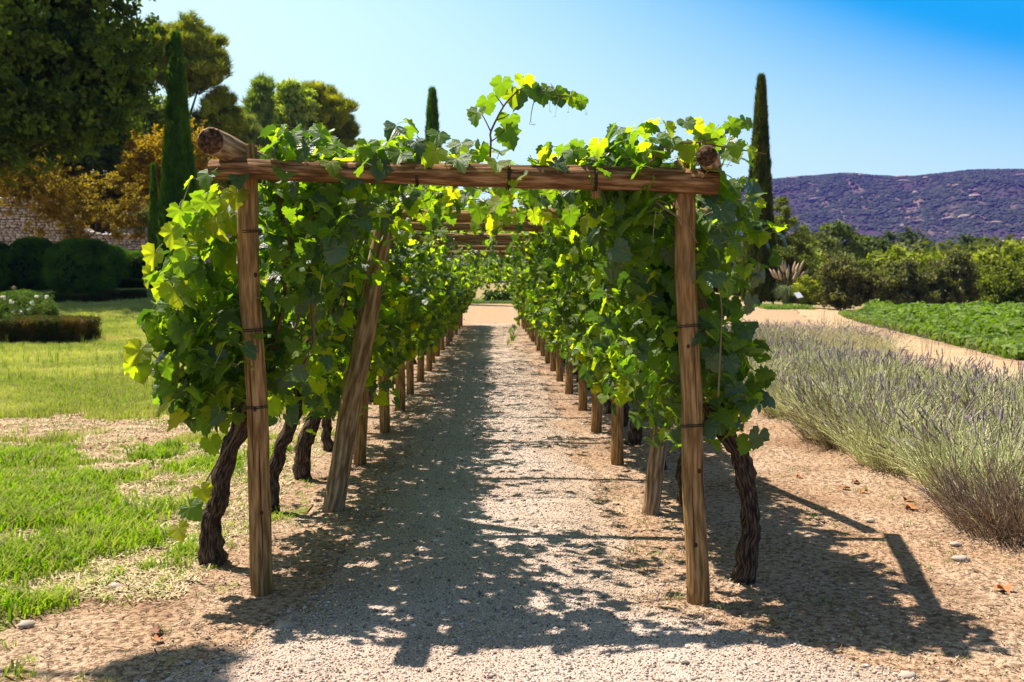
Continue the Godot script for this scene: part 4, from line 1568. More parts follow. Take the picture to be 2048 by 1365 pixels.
	limbs(y1, Vector3(0, -0.1, 0), Vector3(0.1, 1.8, 0), 0.16, [Vector3(2.2, 3.6, 0), Vector3(-2.5, 5.0, 0), Vector3(0.5, 4.8, 0), Vector3(-4, 7, 0)], M.trunk)
	at = Vector3(-21.2, gh(-21.2, -66.0), -66.0)
	var y2 := thing("yellowing_tree", "golden orange tree glowing behind the tall cypress", "tree", at)
	blobs = [[Vector3(-0.2, 8.3, 0), Vector3(2.5, 1.7, 1.8)], [Vector3(1.9, 7.4, 0), Vector3(2.0, 1.7, 1.6)], [Vector3(0.6, 6.0, 0.3), Vector3(2.6, 1.6, 1.8)], [Vector3(-1.5, 6.6, 0), Vector3(1.7, 1.8, 1.5)]]
	crown("crown", pf, in_blobs(blobs, 2300, 0.2, -0.2, 0.9, 1.8), y2, M.far_leaf, Color(0.24, 0.16, 0.022), Color(0.70, 0.44, 0.045), 0.5, 0.9)
	limbs(y2, Vector3(0, -0.1, 0), Vector3(0.1, 4.0, 0), 0.2, [Vector3(1.8, 6.6, 0), Vector3(-1.2, 7.5, 0), Vector3(0.3, 8.3, 0)], M.trunk)

	# pines: layered clouds of needles on open dark limbs
	var nt := needle_tuft(46, 0.42)
	at = Vector3(-24.0, gh(-24.0, -76.0), -76.0)
	var p1 := thing("umbrella_pine", "large umbrella pine with open dark limbs behind the tall cypress", "pine tree", at)
	blobs = [[Vector3(0.6, 17.4, 0), Vector3(3.0, 1.4, 2.4)], [Vector3(-2.2, 16.4, 0), Vector3(2.4, 2.0, 2.0)], [Vector3(2.6, 15.6, 0.4), Vector3(1.6, 1.5, 1.5)], [Vector3(3.6, 13.0, 0.2), Vector3(1.0, 1.0, 1.0)], [Vector3(3.2, 11.4, 0), Vector3(1.9, 1.5, 1.6)], [Vector3(1.0, 14.6, 0), Vector3(1.7, 0.9, 1.4)], [Vector3(4.6, 10.6, 0.4), Vector3(0.9, 1.0, 1.0)], [Vector3(-2.6, 11.2, 0), Vector3(1.9, 2.2, 1.5)], [Vector3(1.4, 9.6, 0.4), Vector3(2.6, 1.5, 1.8)], [Vector3(4.3, 8.6, 0.3), Vector3(2.2, 1.4, 1.6)], [Vector3(-1, 8.2, 0.3), Vector3(3.4, 1.6, 1.8)]]
	crown("crown", nt, in_blobs(blobs, 9000, 0.2, -0.30, 0.8, 1.5), p1, M.needle, Color(0.10, 0.14, 0.026), Color(0.56, 0.56, 0.06), 0.8, 1.5, true)
	limbs(p1, Vector3(0, -0.1, 0), Vector3(0.2, 9.0, 0), 0.42, [Vector3(0.6, 16.6, 0), Vector3(-2.2, 15.6, 0), Vector3(2.6, 14.9, 0.2), Vector3(3.6, 12.6, 0), Vector3(3.0, 10.8, 0), Vector3(-2.4, 11.0, 0)], M.trunk)
	at = Vector3(-14.6, gh(-14.6, -86.0), -86.0)
	var p2 := thing("umbrella_pine", "round headed pine behind the left half of the crossbeam", "pine tree", at)
	blobs = [[Vector3(-0.4, 15.0, 0), Vector3(2.2, 1.1, 1.8)], [Vector3(1.2, 14.2, 0), Vector3(1.4, 1.1, 1.2)], [Vector3(-2.0, 13.4, 0), Vector3(1.6, 1.7, 1.4)], [Vector3(0.2, 13.0, 0.3), Vector3(1.8, 1.2, 1.3)], [Vector3(2.3, 12.4, 0), Vector3(1.0, 0.8, 0.9)], [Vector3(2.9, 10.9, 0), Vector3(1.0, 0.6, 0.9)], [Vector3(1.0, 11.0, 0), Vector3(1.7, 0.9, 1.2)], [Vector3(-1.4, 11.0, 0), Vector3(2.2, 1.2, 1.5)], [Vector3(3.4, 9.6, 0), Vector3(1.9, 0.8, 1.0)], [Vector3(0, 9.0, 0), Vector3(4.0, 1.5, 1.5)]]
	crown("crown", nt, in_blobs(blobs, 6800, 0.2, -0.32, 0.8, 1.5), p2, M.needle, Color(0.11, 0.15, 0.026), Color(0.66, 0.64, 0.06), 0.8, 1.5, true)
	limbs(p2, Vector3(0, -0.1, 0), Vector3(0.1, 9.0, 0), 0.32, [Vector3(-0.4, 14.4, 0), Vector3(1.3, 13.6, 0), Vector3(-1.8, 13.0, 0), Vector3(2.2, 12.0, 0), Vector3(2.8, 10.8, 0)], M.trunk)
	var lf := cluster(15, 0.13, 0.5, 1.1)
	var fill := [
		[Vector3(-18.2, 0, -80.0), [[Vector3(0, 13.0, 0), Vector3(0.8, 2.8, 0.8)], [Vector3(0, 8.6, 0), Vector3(2.4, 3.0, 2.0)]], "pointed young pine between the umbrella pine and the round headed pine", Color(0.150, 0.235, 0.077), Color(0.426, 0.533, 0.150), 1200],
		[Vector3(-16.6, 0, -83.0), [[Vector3(0.3, 13.4, 0), Vector3(1.5, 2.6, 1.2)], [Vector3(-0.6, 10.0, 0), Vector3(2.4, 2.6, 1.8)]], "feathery olive green tree just left of the round headed pine", Color(0.213, 0.298, 0.085), Color(0.596, 0.682, 0.171), 1300],
		[Vector3(-20.3, 0, -78.0), [[Vector3(0, 8.6, 0), Vector3(2.6, 2.8, 2.0)], [Vector3(1.2, 10.6, 0), Vector3(1.2, 1.4, 1.0)]], "bushy grey green tree below the umbrella pine, beyond the rail end", Color(0.171, 0.235, 0.085), Color(0.469, 0.511, 0.171), 1200],
		[Vector3(-25.0, 0, -72.0), [[Vector3(0, 9.6, 0), Vector3(2.6, 3.4, 2.0)], [Vector3(-2, 13.0, 0), Vector3(2.4, 2.6, 2.0)]], "dim green tree in the gap between the plane tree and the umbrella pine", Color(0.150, 0.235, 0.059), Color(0.426, 0.511, 0.127), 1300],
		[Vector3(-11.4, 0, -90.0), [[Vector3(0, 8.4, 0), Vector3(2.4, 2.0, 1.6)], [Vector3(1.5, 9.6, 0), Vector3(0.9, 0.9, 0.8)]], "low dark pine at the right end of the tree line behind the pergola", Color(0.150, 0.213, 0.069), Color(0.426, 0.469, 0.127), 900],
		[Vector3(-8.0, 0, -96.0), [[Vector3(0, 6.2, 0), Vector3(3.4, 2.6, 2.0)]], "dark rounded tree hidden low behind the middle of the pergola", Color(0.127, 0.213, 0.059), Color(0.342, 0.426, 0.127), 700],
		[Vector3(-30.0, 0, -70.0), [[Vector3(0, 12.0, 0), Vector3(4.6, 6.4, 3.0)]], "dark tree behind the plane tree's left side", Color(0.108, 0.171, 0.050), Color(0.256, 0.342, 0.085), 1300],
		[Vector3(-28.5, 0, -68.0), [[Vector3(0, 4.6, 0), Vector3(3.2, 2.6, 1.6)], [Vector3(-3.0, 6.0, 0), Vector3(2.4, 2.4, 1.6)]], "olive brown thicket behind the left end of the stone wall", Color(0.168, 0.140, 0.028), Color(0.532, 0.378, 0.070), 1400],
		[Vector3(-24.0, 0, -70.0), [[Vector3(0, 4.8, 0), Vector3(2.8, 2.6, 1.6)], [Vector3(1.5, 3.4, 0), Vector3(2.6, 1.6, 1.4)]], "olive brown thicket behind the stone wall, below the golden tree", Color(0.140, 0.140, 0.028), Color(0.448, 0.350, 0.070), 1300],
		[Vector3(-21.8, 0, -84.0), [[Vector3(0, 11.0, 0), Vector3(2.6, 2.6, 2.0)], [Vector3(1.8, 12.8, 0), Vector3(1.3, 1.5, 1.0)], [Vector3(0.8, 8.0, 0), Vector3(3.0, 2.2, 2.0)]], "shaggy olive pine filling the dip right of the umbrella pine", Color(0.112, 0.147, 0.042), Color(0.420, 0.434, 0.084), 1240],
		[Vector3(-18.6, 0, -88.0), [[Vector3(0, 10.4, 0), Vector3(3.4, 2.6, 2.0)], [Vector3(2.2, 11.6, 0), Vector3(1.8, 2.2, 1.4)], [Vector3(-1.4, 13.0, 0), Vector3(1.2, 1.6, 1.0)]], "sunlit grey green tree mass between the pointed pine and the round headed pine", Color(0.13, 0.16, 0.04), Color(0.50, 0.50, 0.09), 1900],
	]
	for f in fill:
		var p: Vector3 = f[0]
		p.y = gh(p.x, p.z)
		var o := thing("background_tree", f[2], "tree", p, "trees beyond the garden wall")
		crown("crown", nt if f[5] < 1250 else lf, in_blobs(f[1], int(f[5] * 2.3), 0.2, -0.36, 0.8, 1.6), o, M.needle, f[3], f[4], 0.8, 1.4, true)
		var top: Vector3 = f[1][0][0]
		limbs(o, Vector3(0, -0.1, 0), Vector3(0.1, top.y * 0.45, 0), 0.2, [top, top * 0.85 + Vector3(0.8, 0, 0), top * 0.8 - Vector3(0.8, 0, 0)], M.trunk)


func build_right_trees() -> void:
	var cg0 := Color(0.035, 0.058, 0.009)
	var cg1 := Color(0.14, 0.165, 0.018)
	cypress("tall cypress with mossy olive flanks standing right of the pergola", Vector3(14.93, gh(14.93, -56.0), -56.0), 12.65, 0.95, 10000, cg0, cg1, M.sprig)
	var lf := cluster(14, 0.095, 0.28, 0.9)
	var lb := cluster(14, 0.17, 0.5, 0.9)
	var oak0 := Color(0.076, 0.087, 0.034)
	var oak1 := Color(0.257, 0.247, 0.110)
	var list := [
		[Vector3(18.4, 0, -52.0), [[Vector3(0, 1.75, 0), Vector3(1.5, 1.2, 1.2)], [Vector3(0, 0.9, 0), Vector3(1.2, 0.9, 1.1)], [Vector3(-0.4, 2.4, 0), Vector3(0.8, 0.5, 0.8)]], "round grey green holm oak at the corner of the sandy track", oak0, oak1, 1500, 0.9, "holm_oak"],
		[Vector3(20.7, 0, -50.6), [[Vector3(-0.2, 1.6, 0), Vector3(1.35, 1.0, 1.1)], [Vector3(0.2, 0.8, 0), Vector3(1.6, 0.85, 1.1)], [Vector3(0.3, 2.0, 0), Vector3(0.7, 0.6, 0.8)]], "holm oak second from the sandy track, behind the vine crop", oak0, oak1, 1500, 0.9, "holm_oak"],
		[Vector3(22.6, 0, -51.6), [[Vector3(0, 1.5, 0), Vector3(1.5, 1.1, 1.1)], [Vector3(0.1, 0.8, 0), Vector3(1.6, 0.8, 1.1)]], "dark holm oak between its two larger neighbours behind the vine crop", oak0 * 0.9, oak1 * 0.85, 1400, 0.9, "holm_oak"],
		[Vector3(24.3, 0, -52.2), [[Vector3(0, 2.2, 0), Vector3(1.25, 1.05, 1.1)], [Vector3(-0.2, 1.1, 0), Vector3(1.5, 1.0, 1.1)], [Vector3(0.5, 1.6, 0.4), Vector3(0.8, 0.7, 0.7)]], "tallest holm oak behind the vine crop", oak0, oak1, 1500, 0.9, "holm_oak"],
		[Vector3(24.7, 0, -46.6), [[Vector3(0, 1.7, 0), Vector3(1.5, 1.45, 1.2)], [Vector3(-0.4, 0.8, 0), Vector3(1.3, 0.8, 1.0)]], "bright olive green bushy tree at the right edge of the view", Color(0.095, 0.118, 0.023), Color(0.285, 0.304, 0.057), 1600, 0.9, "bushy_tree"],
		[Vector3(17.0, 0, -53.4), [[Vector3(0, 0.75, 0), Vector3(0.85, 0.65, 0.6)], [Vector3(-0.2, 1.25, 0), Vector3(0.5, 0.45, 0.4)]], "yellow green shrub beside the white information board", Color(0.247, 0.285, 0.034), Color(0.646, 0.646, 0.085), 700, 0.6, "yellow_shrub"],
		[Vector3(20.6, 0, -57.5), [[Vector3(0, 1.3, 0), Vector3(0.9, 1.2, 0.8)], [Vector3(-0.7, 2.2, 0), Vector3(1.4, 0.5, 0.8)]], "yellow green shrub glimpsed between the first two holm oaks", Color(0.209, 0.247, 0.028), Color(0.532, 0.551, 0.076), 700, 0.8, "yellow_shrub"],
		[Vector3(17.0, 0, -60.5), [[Vector3(0.5, 1.6, 0), Vector3(1.5, 1.3, 1.0)], [Vector3(1.0, 2.6, 0), Vector3(1.2, 0.8, 0.9)]], "dark green shrub behind the pampas grass plumes", Color(0.057, 0.085, 0.019), Color(0.209, 0.228, 0.038), 1000, 0.9, "dark_shrub"],
		[Vector3(18.9, 0, -64.0), [[Vector3(-0.6, 5.7, 0), Vector3(0.8, 1.4, 0.8)], [Vector3(-0.1, 4.4, 0), Vector3(1.25, 1.4, 1.1)], [Vector3(0.7, 3.4, 0), Vector3(1.2, 1.2, 1.0)], [Vector3(-0.3, 2.6, 0), Vector3(1.2, 1.4, 1.0)]], "airy light green tree just right of the mossy cypress", Color(0.095, 0.123, 0.027), Color(0.323, 0.332, 0.076), 1300, 0.8, "airy_tree"],
	]
	for f in list:
		var p: Vector3 = f[0]
		p.y = gh(p.x, p.z)
		var o := thing(f[7], f[2], "shrub" if f[7].ends_with("shrub") else "tree", p, "holm oaks behind the vine crop" if f[7] == "holm_oak" else "")
		crown("crown", lf, in_blobs(f[1], f[5], 0.5, -0.22, 1.2), o, M.far_leaf, f[3], f[4], f[6] * 0.7, f[6] * 1.2)
		var top: Vector3 = f[1][0][0]
		limbs(o, Vector3(0, -0.1, 0), Vector3(0.05, top.y * 0.5, 0), 0.08, [top, top * 0.8 + Vector3(0.5, 0, 0), top * 0.8 - Vector3(0.5, 0, 0)], M.trunk)
	# the belt of trees across the plain, nearest ones singly
	var belt := [
		[27.8, 88.0, 3.4, 5.6, 0, "mid green tree above the pampas grass in the tree belt"], [34.5, 100.0, 3.0, 7.4, 1, "tree with a notched top left of the dark domed tree in the belt"],
		[39.5, 104.0, 3.2, 6.0, 1, "pale rounded tree right of the notched tree in the belt"], [52.7, 130.0, 4.2, 9.0, 2, "dark domed tree standing above the tree belt"],
		[56.5, 118.0, 3.4, 7.3, 1, "broad green tree right of the dark domed tree in the belt"], [62.0, 124.0, 4.6, 6.8, 0, "low olive tree in the middle of the tree belt"],
		[61.0, 110.0, 3.2, 7.2, 1, "green tree near the right edge of the tree belt"], [72.5, 128.0, 4.0, 9.2, 2, "dark tree at the far right of the tree belt"],
		[31.0, 76.0, 2.4, 3.7, 3, "bright yellow green tree behind the first holm oak"], [36.5, 80.0, 2.6, 3.9, 3, "bright green domed tree behind the second holm oak"],
		[40.5, 78.0, 2.8, 4.1, 3, "yellow green tree behind the tallest holm oak"], [46.0, 96.0, 3.2, 5.0, 0, "olive green tree in the middle distance behind the holm oaks"],
		[23.5, 78.0, 2.6, 4.0, 3, "yellow green tree right of the airy light green tree"], [44.0, 84.0, 3.0, 4.6, 0, "olive tree behind the bushy tree at the right edge"],
		[59.5, 108.0, 2.0, 5.6, 2, "narrow dark conifer in the right part of the tree belt"],
	]
	var pal := [[Color(0.095, 0.104, 0.030), Color(0.247, 0.257, 0.076)], [Color(0.067, 0.095, 0.028), Color(0.190, 0.228, 0.067)], [Color(0.048, 0.068, 0.025), Color(0.114, 0.142, 0.049)], [Color(0.152, 0.190, 0.023), Color(0.456, 0.475, 0.057)]]
	for b in belt:
		var p := Vector3(b[0], 0, -b[1])
		var o := thing("belt_tree", b[5], "tree", p, "trees in the belt across the plain")
		var r: float = b[2]
		var h: float = b[3]
		var blobs := [[Vector3(0, h * 0.62, 0), Vector3(r, h * 0.38, r)], [Vector3(r * 0.6, h * 0.5, 0), Vector3(r * 0.7, h * 0.34, r * 0.7)], [Vector3(-r * 0.6, h * 0.48, 0), Vector3(r * 0.7, h * 0.3, r * 0.7)], [Vector3(r * 0.1, h * 0.26, 0), Vector3(r * 0.9, h * 0.26, r * 0.8)]]
		crown("crown", lb, in_blobs(blobs, 900, 0.6, -0.3, 0.5), o, M.far_leaf, pal[b[4]][0], pal[b[4]][1], 1.0, 1.7)
		limbs(o, Vector3(0, -0.1, 0), Vector3(0.1, h * 0.35, 0), 0.18, [Vector3(0, h * 0.7, 0), Vector3(r * 0.5, h * 0.5, 0), Vector3(-r * 0.5, h * 0.5, 0)], M.trunk)
	# woods further out read as one mass
	var xf := []
	var cs := []
	var bush := cluster(170, 0.11, 1.0, 0.8)
	for i in 7000:
		var d := 120.0 + 1100.0 * pow(rng.randf(), 1.6)
		var a := rr(deg_to_rad(-14.0), deg_to_rad(40.0))
		var s := rr(2.2, 4.2)
		xf.append(Transform3D(Basis(Vector3.UP, rr(0, TAU)).scaled(Vector3(s, s * rr(0.7, 1.0), s)), Vector3(sin(a) * d, s * 0.75, -cos(a) * d)))
		cs.append(Color(0.07, 0.085, 0.028).lerp(Color(0.20, 0.21, 0.06), rng.randf()))
	tag(multi("distant_woods", bush, xf, self, M.far_leaf, cs), "distant woods covering the plain below the hill", "woods")

	# pampas grass
	var pg := thing("pampas_grass", "clump of pampas grass with buff plumes beside the mossy cypress", "pampas grass", Vector3(16.0, gh(16.0, -54.0), -54.0))
	var st := new_st()
	var v := 0
	for i in 420:
		var a := rr(0, TAU)
		var o := Vector3(cos(a), 0, sin(a))
		var l := rr(0.7, 1.25)
		var sd := o.cross(Vector3.UP) * 0.014
		var p0 := o * rr(0.0, 0.25)
		var p1 := p0 + o * 0.25 * l + Vector3(0, 0.95 * l, 0)
		var p2 := p1 + o * 0.55 * l + Vector3(0, rr(-0.45, 0.2) * l, 0)
		for q in [p0 - sd, p0 + sd, p1 - sd, p1 + sd, p2]:
			st.add_vertex(q)
		for q in [v, v + 2, v + 1, v + 1, v + 2, v + 3, v + 2, v + 4, v + 3]:
			st.add_index(q)
		v += 5
	part("leaves", done(st), leafy([0.09, 0.12, 0.06], [0.10, 0.14, 0.04]), pg)
	for i in 24:
		var lean := lerpf(-0.35, 0.75, i / 23.0) + rr(-0.06, 0.06)
		var l := rr(2.0, 2.9) * (1.0 - 0.22 * absf(lean))
		var d := Vector3(lean, 1.0, rr(-0.3, 0.3)).normalized()
		var p1 := d * l * 0.72
		var p2 := d * l + Vector3(lean * 0.25, -absf(lean) * 0.1, 0)
		var pp := part("plume", tube_mesh([p1, p1.lerp(p2, 0.25), p1.lerp(p2, 0.6), p2], [0.015, 0.075, 0.065, 0.012], 7, 0.5), plain(lin(0.46, 0.34, 0.22), 0.95, 0.1), pg)
		part("stalk", tube_mesh([d * 0.2, p1], [0.012, 0.008], 4), M.cane, pp)


# low vine crop on the right, and the far end of the path
func build_crop() -> void:
	var lf := cluster(13, 0.105, 0.19, 0.95, 0.7)
	var xf := []
	var cs := []
	for i in 30000:
		var d := rr(20.5, 47.0)
		var l := track_edge(d) + 2.0
		var x := rr(l, minf(l + 22.0, d * 0.6))
		if x < l:
			continue
		var row := absf(fposmod(x - d * 0.205, 1.5) - 0.75)
		if row > 0.55 and rng.randf() < 0.75:
			continue
		var edge := clampf((x - l) * 0.9, 0.35, 1.0) * clampf((47.5 - d) * 0.5, 0.3, 1.0)
		var y := (0.62 - row * 0.35 + 0.22 * fine.get_noise_2d(x * 0.9, d * 0.9)) * edge * rr(0.30, 0.98)
		xf.append(Transform3D((Basis(Vector3.UP, rr(0, TAU)) * Basis(Vector3.RIGHT, rr(-0.4, 0.4))).scaled(Vector3.ONE * rr(0.75, 1.25)), Vector3(x, gh(x, -d) + maxf(y, 0.05), -d)))
		cs.append(Color(0.10, 0.17, 0.030).lerp(Color(0.29, 0.40, 0.085), clampf(rng.randf() * 0.7 + 0.3 * y, 0.0, 1.0)))
	tag(multi("vine_crop", lf, xf, self, M.far_leaf, cs), "bright green field of low bush vines right of the sandy track", "vineyard")
	# a few dry seed heads that stand over the crop and the track's edge
	var straw := new_st()
	var v := 0
	for i in 260:
		var d := rr(20.0, 42.0)
		var x := track_edge(d) + rr(-0.3, 3.0)
		var h := rr(0.3, 0.95)
		var sd := Vector3(0.006, 0, 0)
		var p := Vector3(x, gh(x, -d), -d)
		var t := p + Vector3(rr(-0.15, 0.15), h, rr(-0.1, 0.1))
		for q in [p - sd, t + Vector3(0.01, 0, 0), p + sd]:
			straw.add_vertex(q)
		for q in [v, v + 1, v + 2]:
			straw.add_index(q)
		v += 3
	var sm := plain(lin(0.55, 0.47, 0.32), 0.9)
	sm.cull_mode = BaseMaterial3D.CULL_DISABLED
	var o := part("dry_grass", done(straw), sm, self)
	tag(o, "thin dry grass stalks along the sandy track and the vine crop", "grass", "", "stuff")


func build_far_end() -> void:
	var lf := cluster(16, 0.10, 0.34, 0.9)
	var list := [
		[Vector3(-2.6, 0, -60.5), [[Vector3(0, 1.4, 0), Vector3(1.4, 1.4, 0.9)], [Vector3(0.2, 3.0, 0), Vector3(1.2, 1.0, 0.8)]], "dark green shrub beyond the far end of the path, left side", Color(0.03, 0.05, 0.012), Color(0.10, 0.13, 0.03), 700],
		[Vector3(0.55, 0, -61.5), [[Vector3(0, 0.35, 0), Vector3(1.1, 0.35, 0.5)]], "low green planting behind the kerb at the far end of the path", Color(0.04, 0.08, 0.02), Color(0.14, 0.22, 0.05), 420],
		[Vector3(2.3, 0, -74.0), [[Vector3(0, 1.8, 0), Vector3(1.3, 1.8, 0.9)]], "dark shrub beyond the far end of the path, right side", Color(0.03, 0.045, 0.012), Color(0.09, 0.11, 0.03), 500],
		[Vector3(-6.5, 0, -66.0), [[Vector3(0, 2.4, 0), Vector3(3.0, 2.4, 1.4)]], "broad dark shrub far behind the left vine row", Color(0.03, 0.05, 0.012), Color(0.09, 0.12, 0.03), 700],
		[Vector3(7.0, 0, -72.0), [[Vector3(0, 2.2, 0), Vector3(3.4, 2.2, 1.4)]], "broad green shrub far behind the right vine row", Color(0.03, 0.05, 0.012), Color(0.10, 0.13, 0.03), 700],
		[Vector3(0.0, 0, -100.0), [[Vector3(0, 2.6, 0), Vector3(6.0, 2.6, 2.0)]], "wide dark thicket on the skyline beyond the far end of the path", Color(0.03, 0.045, 0.014), Color(0.10, 0.11, 0.03), 900],
	]
	for f in list:
		var p: Vector3 = f[0]
		p.y = gh(p.x, p.z)
		var o := thing("shrub", f[2], "shrub", p, "shrubs beyond the far end of the path")
		crown("crown", lf, in_blobs(f[1], f[5], 0.4, -0.3, 0.9), o, M.far_leaf, f[3], f[4], 0.7, 1.3)
		part("stem", tube_mesh([Vector3(0, -0.1, 0), Vector3(0.03, f[1][0][0].y, 0)], [0.06, 0.03], 6, 0.1), M.trunk, o)


func build_wall() -> void:
	var stone := tinted([], 0.95, 0.2)
	var core := plain(lin(0.23, 0.19, 0.15), 0.95, 0.1)
	core.heightmap_enabled = true
	core.heightmap_texture = noise_tex(0.04, [], [], 512, FastNoiseLite.TYPE_CELLULAR, 2, 41, FastNoiseLite.RETURN_DISTANCE)
	core.heightmap_scale = 6.0
	core.uv1_triplanar = true
	core.uv1_scale = Vector3(0.4, 0.4, 0.4)
	var root := thing("stone_wall", "high dry stone retaining wall behind the box balls on the left", "wall", Vector3(0, 0, 0))
	var top := func(x: float) -> float:
		return 6.7 - 2.1 * smoothstep(-26.5, -23.5, x) - 0.3 * smoothstep(-22.0, -14.0, x) + 0.12 * fine.get_noise_1d(x * 2.0)
	var st := new_st()
	var v := 0
	for i in 50:
		var x0 := -48.0 + i * 0.76
		var x1 := x0 + 0.76
		for q in [Vector3(x0, 0, -60.3), Vector3(x0, top.call(x0) - 0.1, -60.3), Vector3(x1, 0, -60.3), Vector3(x1, top.call(x1) - 0.1, -60.3), Vector3(x0, top.call(x0) - 0.1, -61.2), Vector3(x1, top.call(x1) - 0.1, -61.2)]:
			st.add_vertex(q)
		for q in [v, v + 1, v + 2, v + 2, v + 1, v + 3, v + 1, v + 4, v + 3, v + 3, v + 4, v + 5]:
			st.add_index(q)
		v += 6
	part("rubble_core", done(st), core, root)
	var sm := blob_mesh(4, 0.12)
	var xf := []
	var cs := []
	var y := 1.2
	while y < 6.8:
		var x := -47.0 + rr(0, 0.2)
		while x < -8.5:
			var w := rr(0.12, 0.46)
			if y < top.call(x):
				xf.append(Transform3D(Basis(Vector3.FORWARD, rr(-0.08, 0.08)).scaled(Vector3(w * 0.52, rr(0.06, 0.115), 0.10)), Vector3(x + w * 0.5, y + rr(-0.035, 0.035), -60.3 + rr(-0.02, 0.03))))
				var t := rr(0.75, 1.25)
				cs.append(Color(0.48, 0.43, 0.39).lerp(Color(0.62, 0.57, 0.53), rng.randf()) * t)
			x += w
		y += 0.165
	multi("stones", sm, xf, root, stone, cs)
	# upper terrace wall, pale render
	var up := thing("terrace_wall", "short pale upper terrace wall above the stone wall", "wall", Vector3(-23.6, 0, -66.5))
	var bm := BoxMesh.new()
	bm.size = Vector3(2.6, 6.7, 0.5)
	var pm := plain(lin(0.50, 0.46, 0.40), 0.95)
	pm.heightmap_enabled = true
	pm.heightmap_texture = core.heightmap_texture
	pm.heightmap_scale = 2.0
	pm.uv1_triplanar = true
	part("wall_face", bm, pm, up, Transform3D(Basis.IDENTITY, Vector3(0, 3.35, 0)))
	# grasses and creepers that hang over the wall
	var lf := cluster(18, 0.10, 0.34, 2.2)
	var spots := []
	for c in [[-20.4, 5.4, 0.9, 0.8], [-19.4, 4.4, 0.7, 1.0], [-18.9, 3.6, 0.5, 0.9], [-17.8, 5.0, 1.3, 0.7], [-21.6, 5.2, 0.8, 0.7], [-16.0, 5.2, 1.2, 0.7]]:
		for i in 60:
			spots.append(Vector3(c[0] + rng.randfn() * c[2] * 0.5, c[1] + rng.randfn() * c[3] * 0.4, -60.1 + rr(-0.2, 0.15)))
	var hang := thing("wall_creeper", "pale dry grasses and creepers hanging over the stone wall", "creeper", Vector3.ZERO)
	crown("foliage", lf, spots, hang, M.far_leaf, Color(0.10, 0.12, 0.04), Color(0.34, 0.30, 0.16), 0.5, 1.0)


func build_kerb() -> void:
	var root := thing("kerb", "pale stone kerb across the far end of the path", "kerb", Vector3(0, gh(0, -58.6), -58.6))
	var m := plain(lin(0.42, 0.40, 0.38), 0.9)
	for i in 22:
		var b := BoxMesh.new()
		b.size = Vector3(0.97, 0.22, 0.14)
		part("kerbstone", b, m, root, Transform3D(Basis(Vector3.UP, rr(-0.012, 0.012)), Vector3(-8.0 + i * 1.0, 0.03 + rr(-0.01, 0.01), 0)))


func build_sign() -> void:
	var at := Vector3(16.15, gh(16.15, -52.6), -52.6)
	var root := thing("information_board", "small white tilted information board beside the yellow green shrub", "sign", at)
	part("post", tube_mesh([Vector3(0, -0.1, 0), Vector3(0, 0.62, 0)], [0.025, 0.025], 8), M.wire, root)
	var b := BoxMesh.new()
	b.size = Vector3(0.46, 0.025, 0.36)
	var tilt := Basis(Vector3.UP, 0.5) * Basis(Vector3.RIGHT, 0.85) * Basis(Vector3.UP, 0.15)
	part("board", b, plain(lin(0.74, 0.76, 0.82), 0.35), root, Transform3D(tilt, Vector3(0, 0.70, 0.02)))
	var f := BoxMesh.new()
	f.size = Vector3(0.50, 0.018, 0.40)
	part("frame", f, plain(lin(0.3, 0.3, 0.3), 0.5), root, Transform3D(tilt, Vector3(0, 0.685, 0.012)))


# ------------------------------------------------------------------ grass, gravel, litter

func grass_tuft(blades: int, spread: float, lean: float, wid: float) -> ArrayMesh:
	var st := new_st()
	var v := 0
	for i in blades:
		var a := rr(0, TAU)
		var o := Vector3(cos(a), 0, sin(a))
		var sd := o.cross(Vector3.UP) * wid * rr(0.7, 1.2)
		var p0 := Vector3(rr(-1, 1), 0, rr(-1, 1)) * spread
		var l := rr(0.6, 1.1)
		var p1 := p0 + o * lean * 0.3 * l + Vector3(0, 0.6 * l, 0)
		var p2 := p1 + o * lean * l + Vector3(0, 0.34 * l, 0)
		st.set_smooth_group(0)
		for q in [p0 - sd, p0 + sd, p1 - sd * 0.8, p1 + sd * 0.8, p2]:
			st.add_vertex(q)
		for q in [v, v + 2, v + 1, v + 1, v + 2, v + 3, v + 2, v + 4, v + 3]:
			st.add_index(q)
		v += 5
	return done(st)


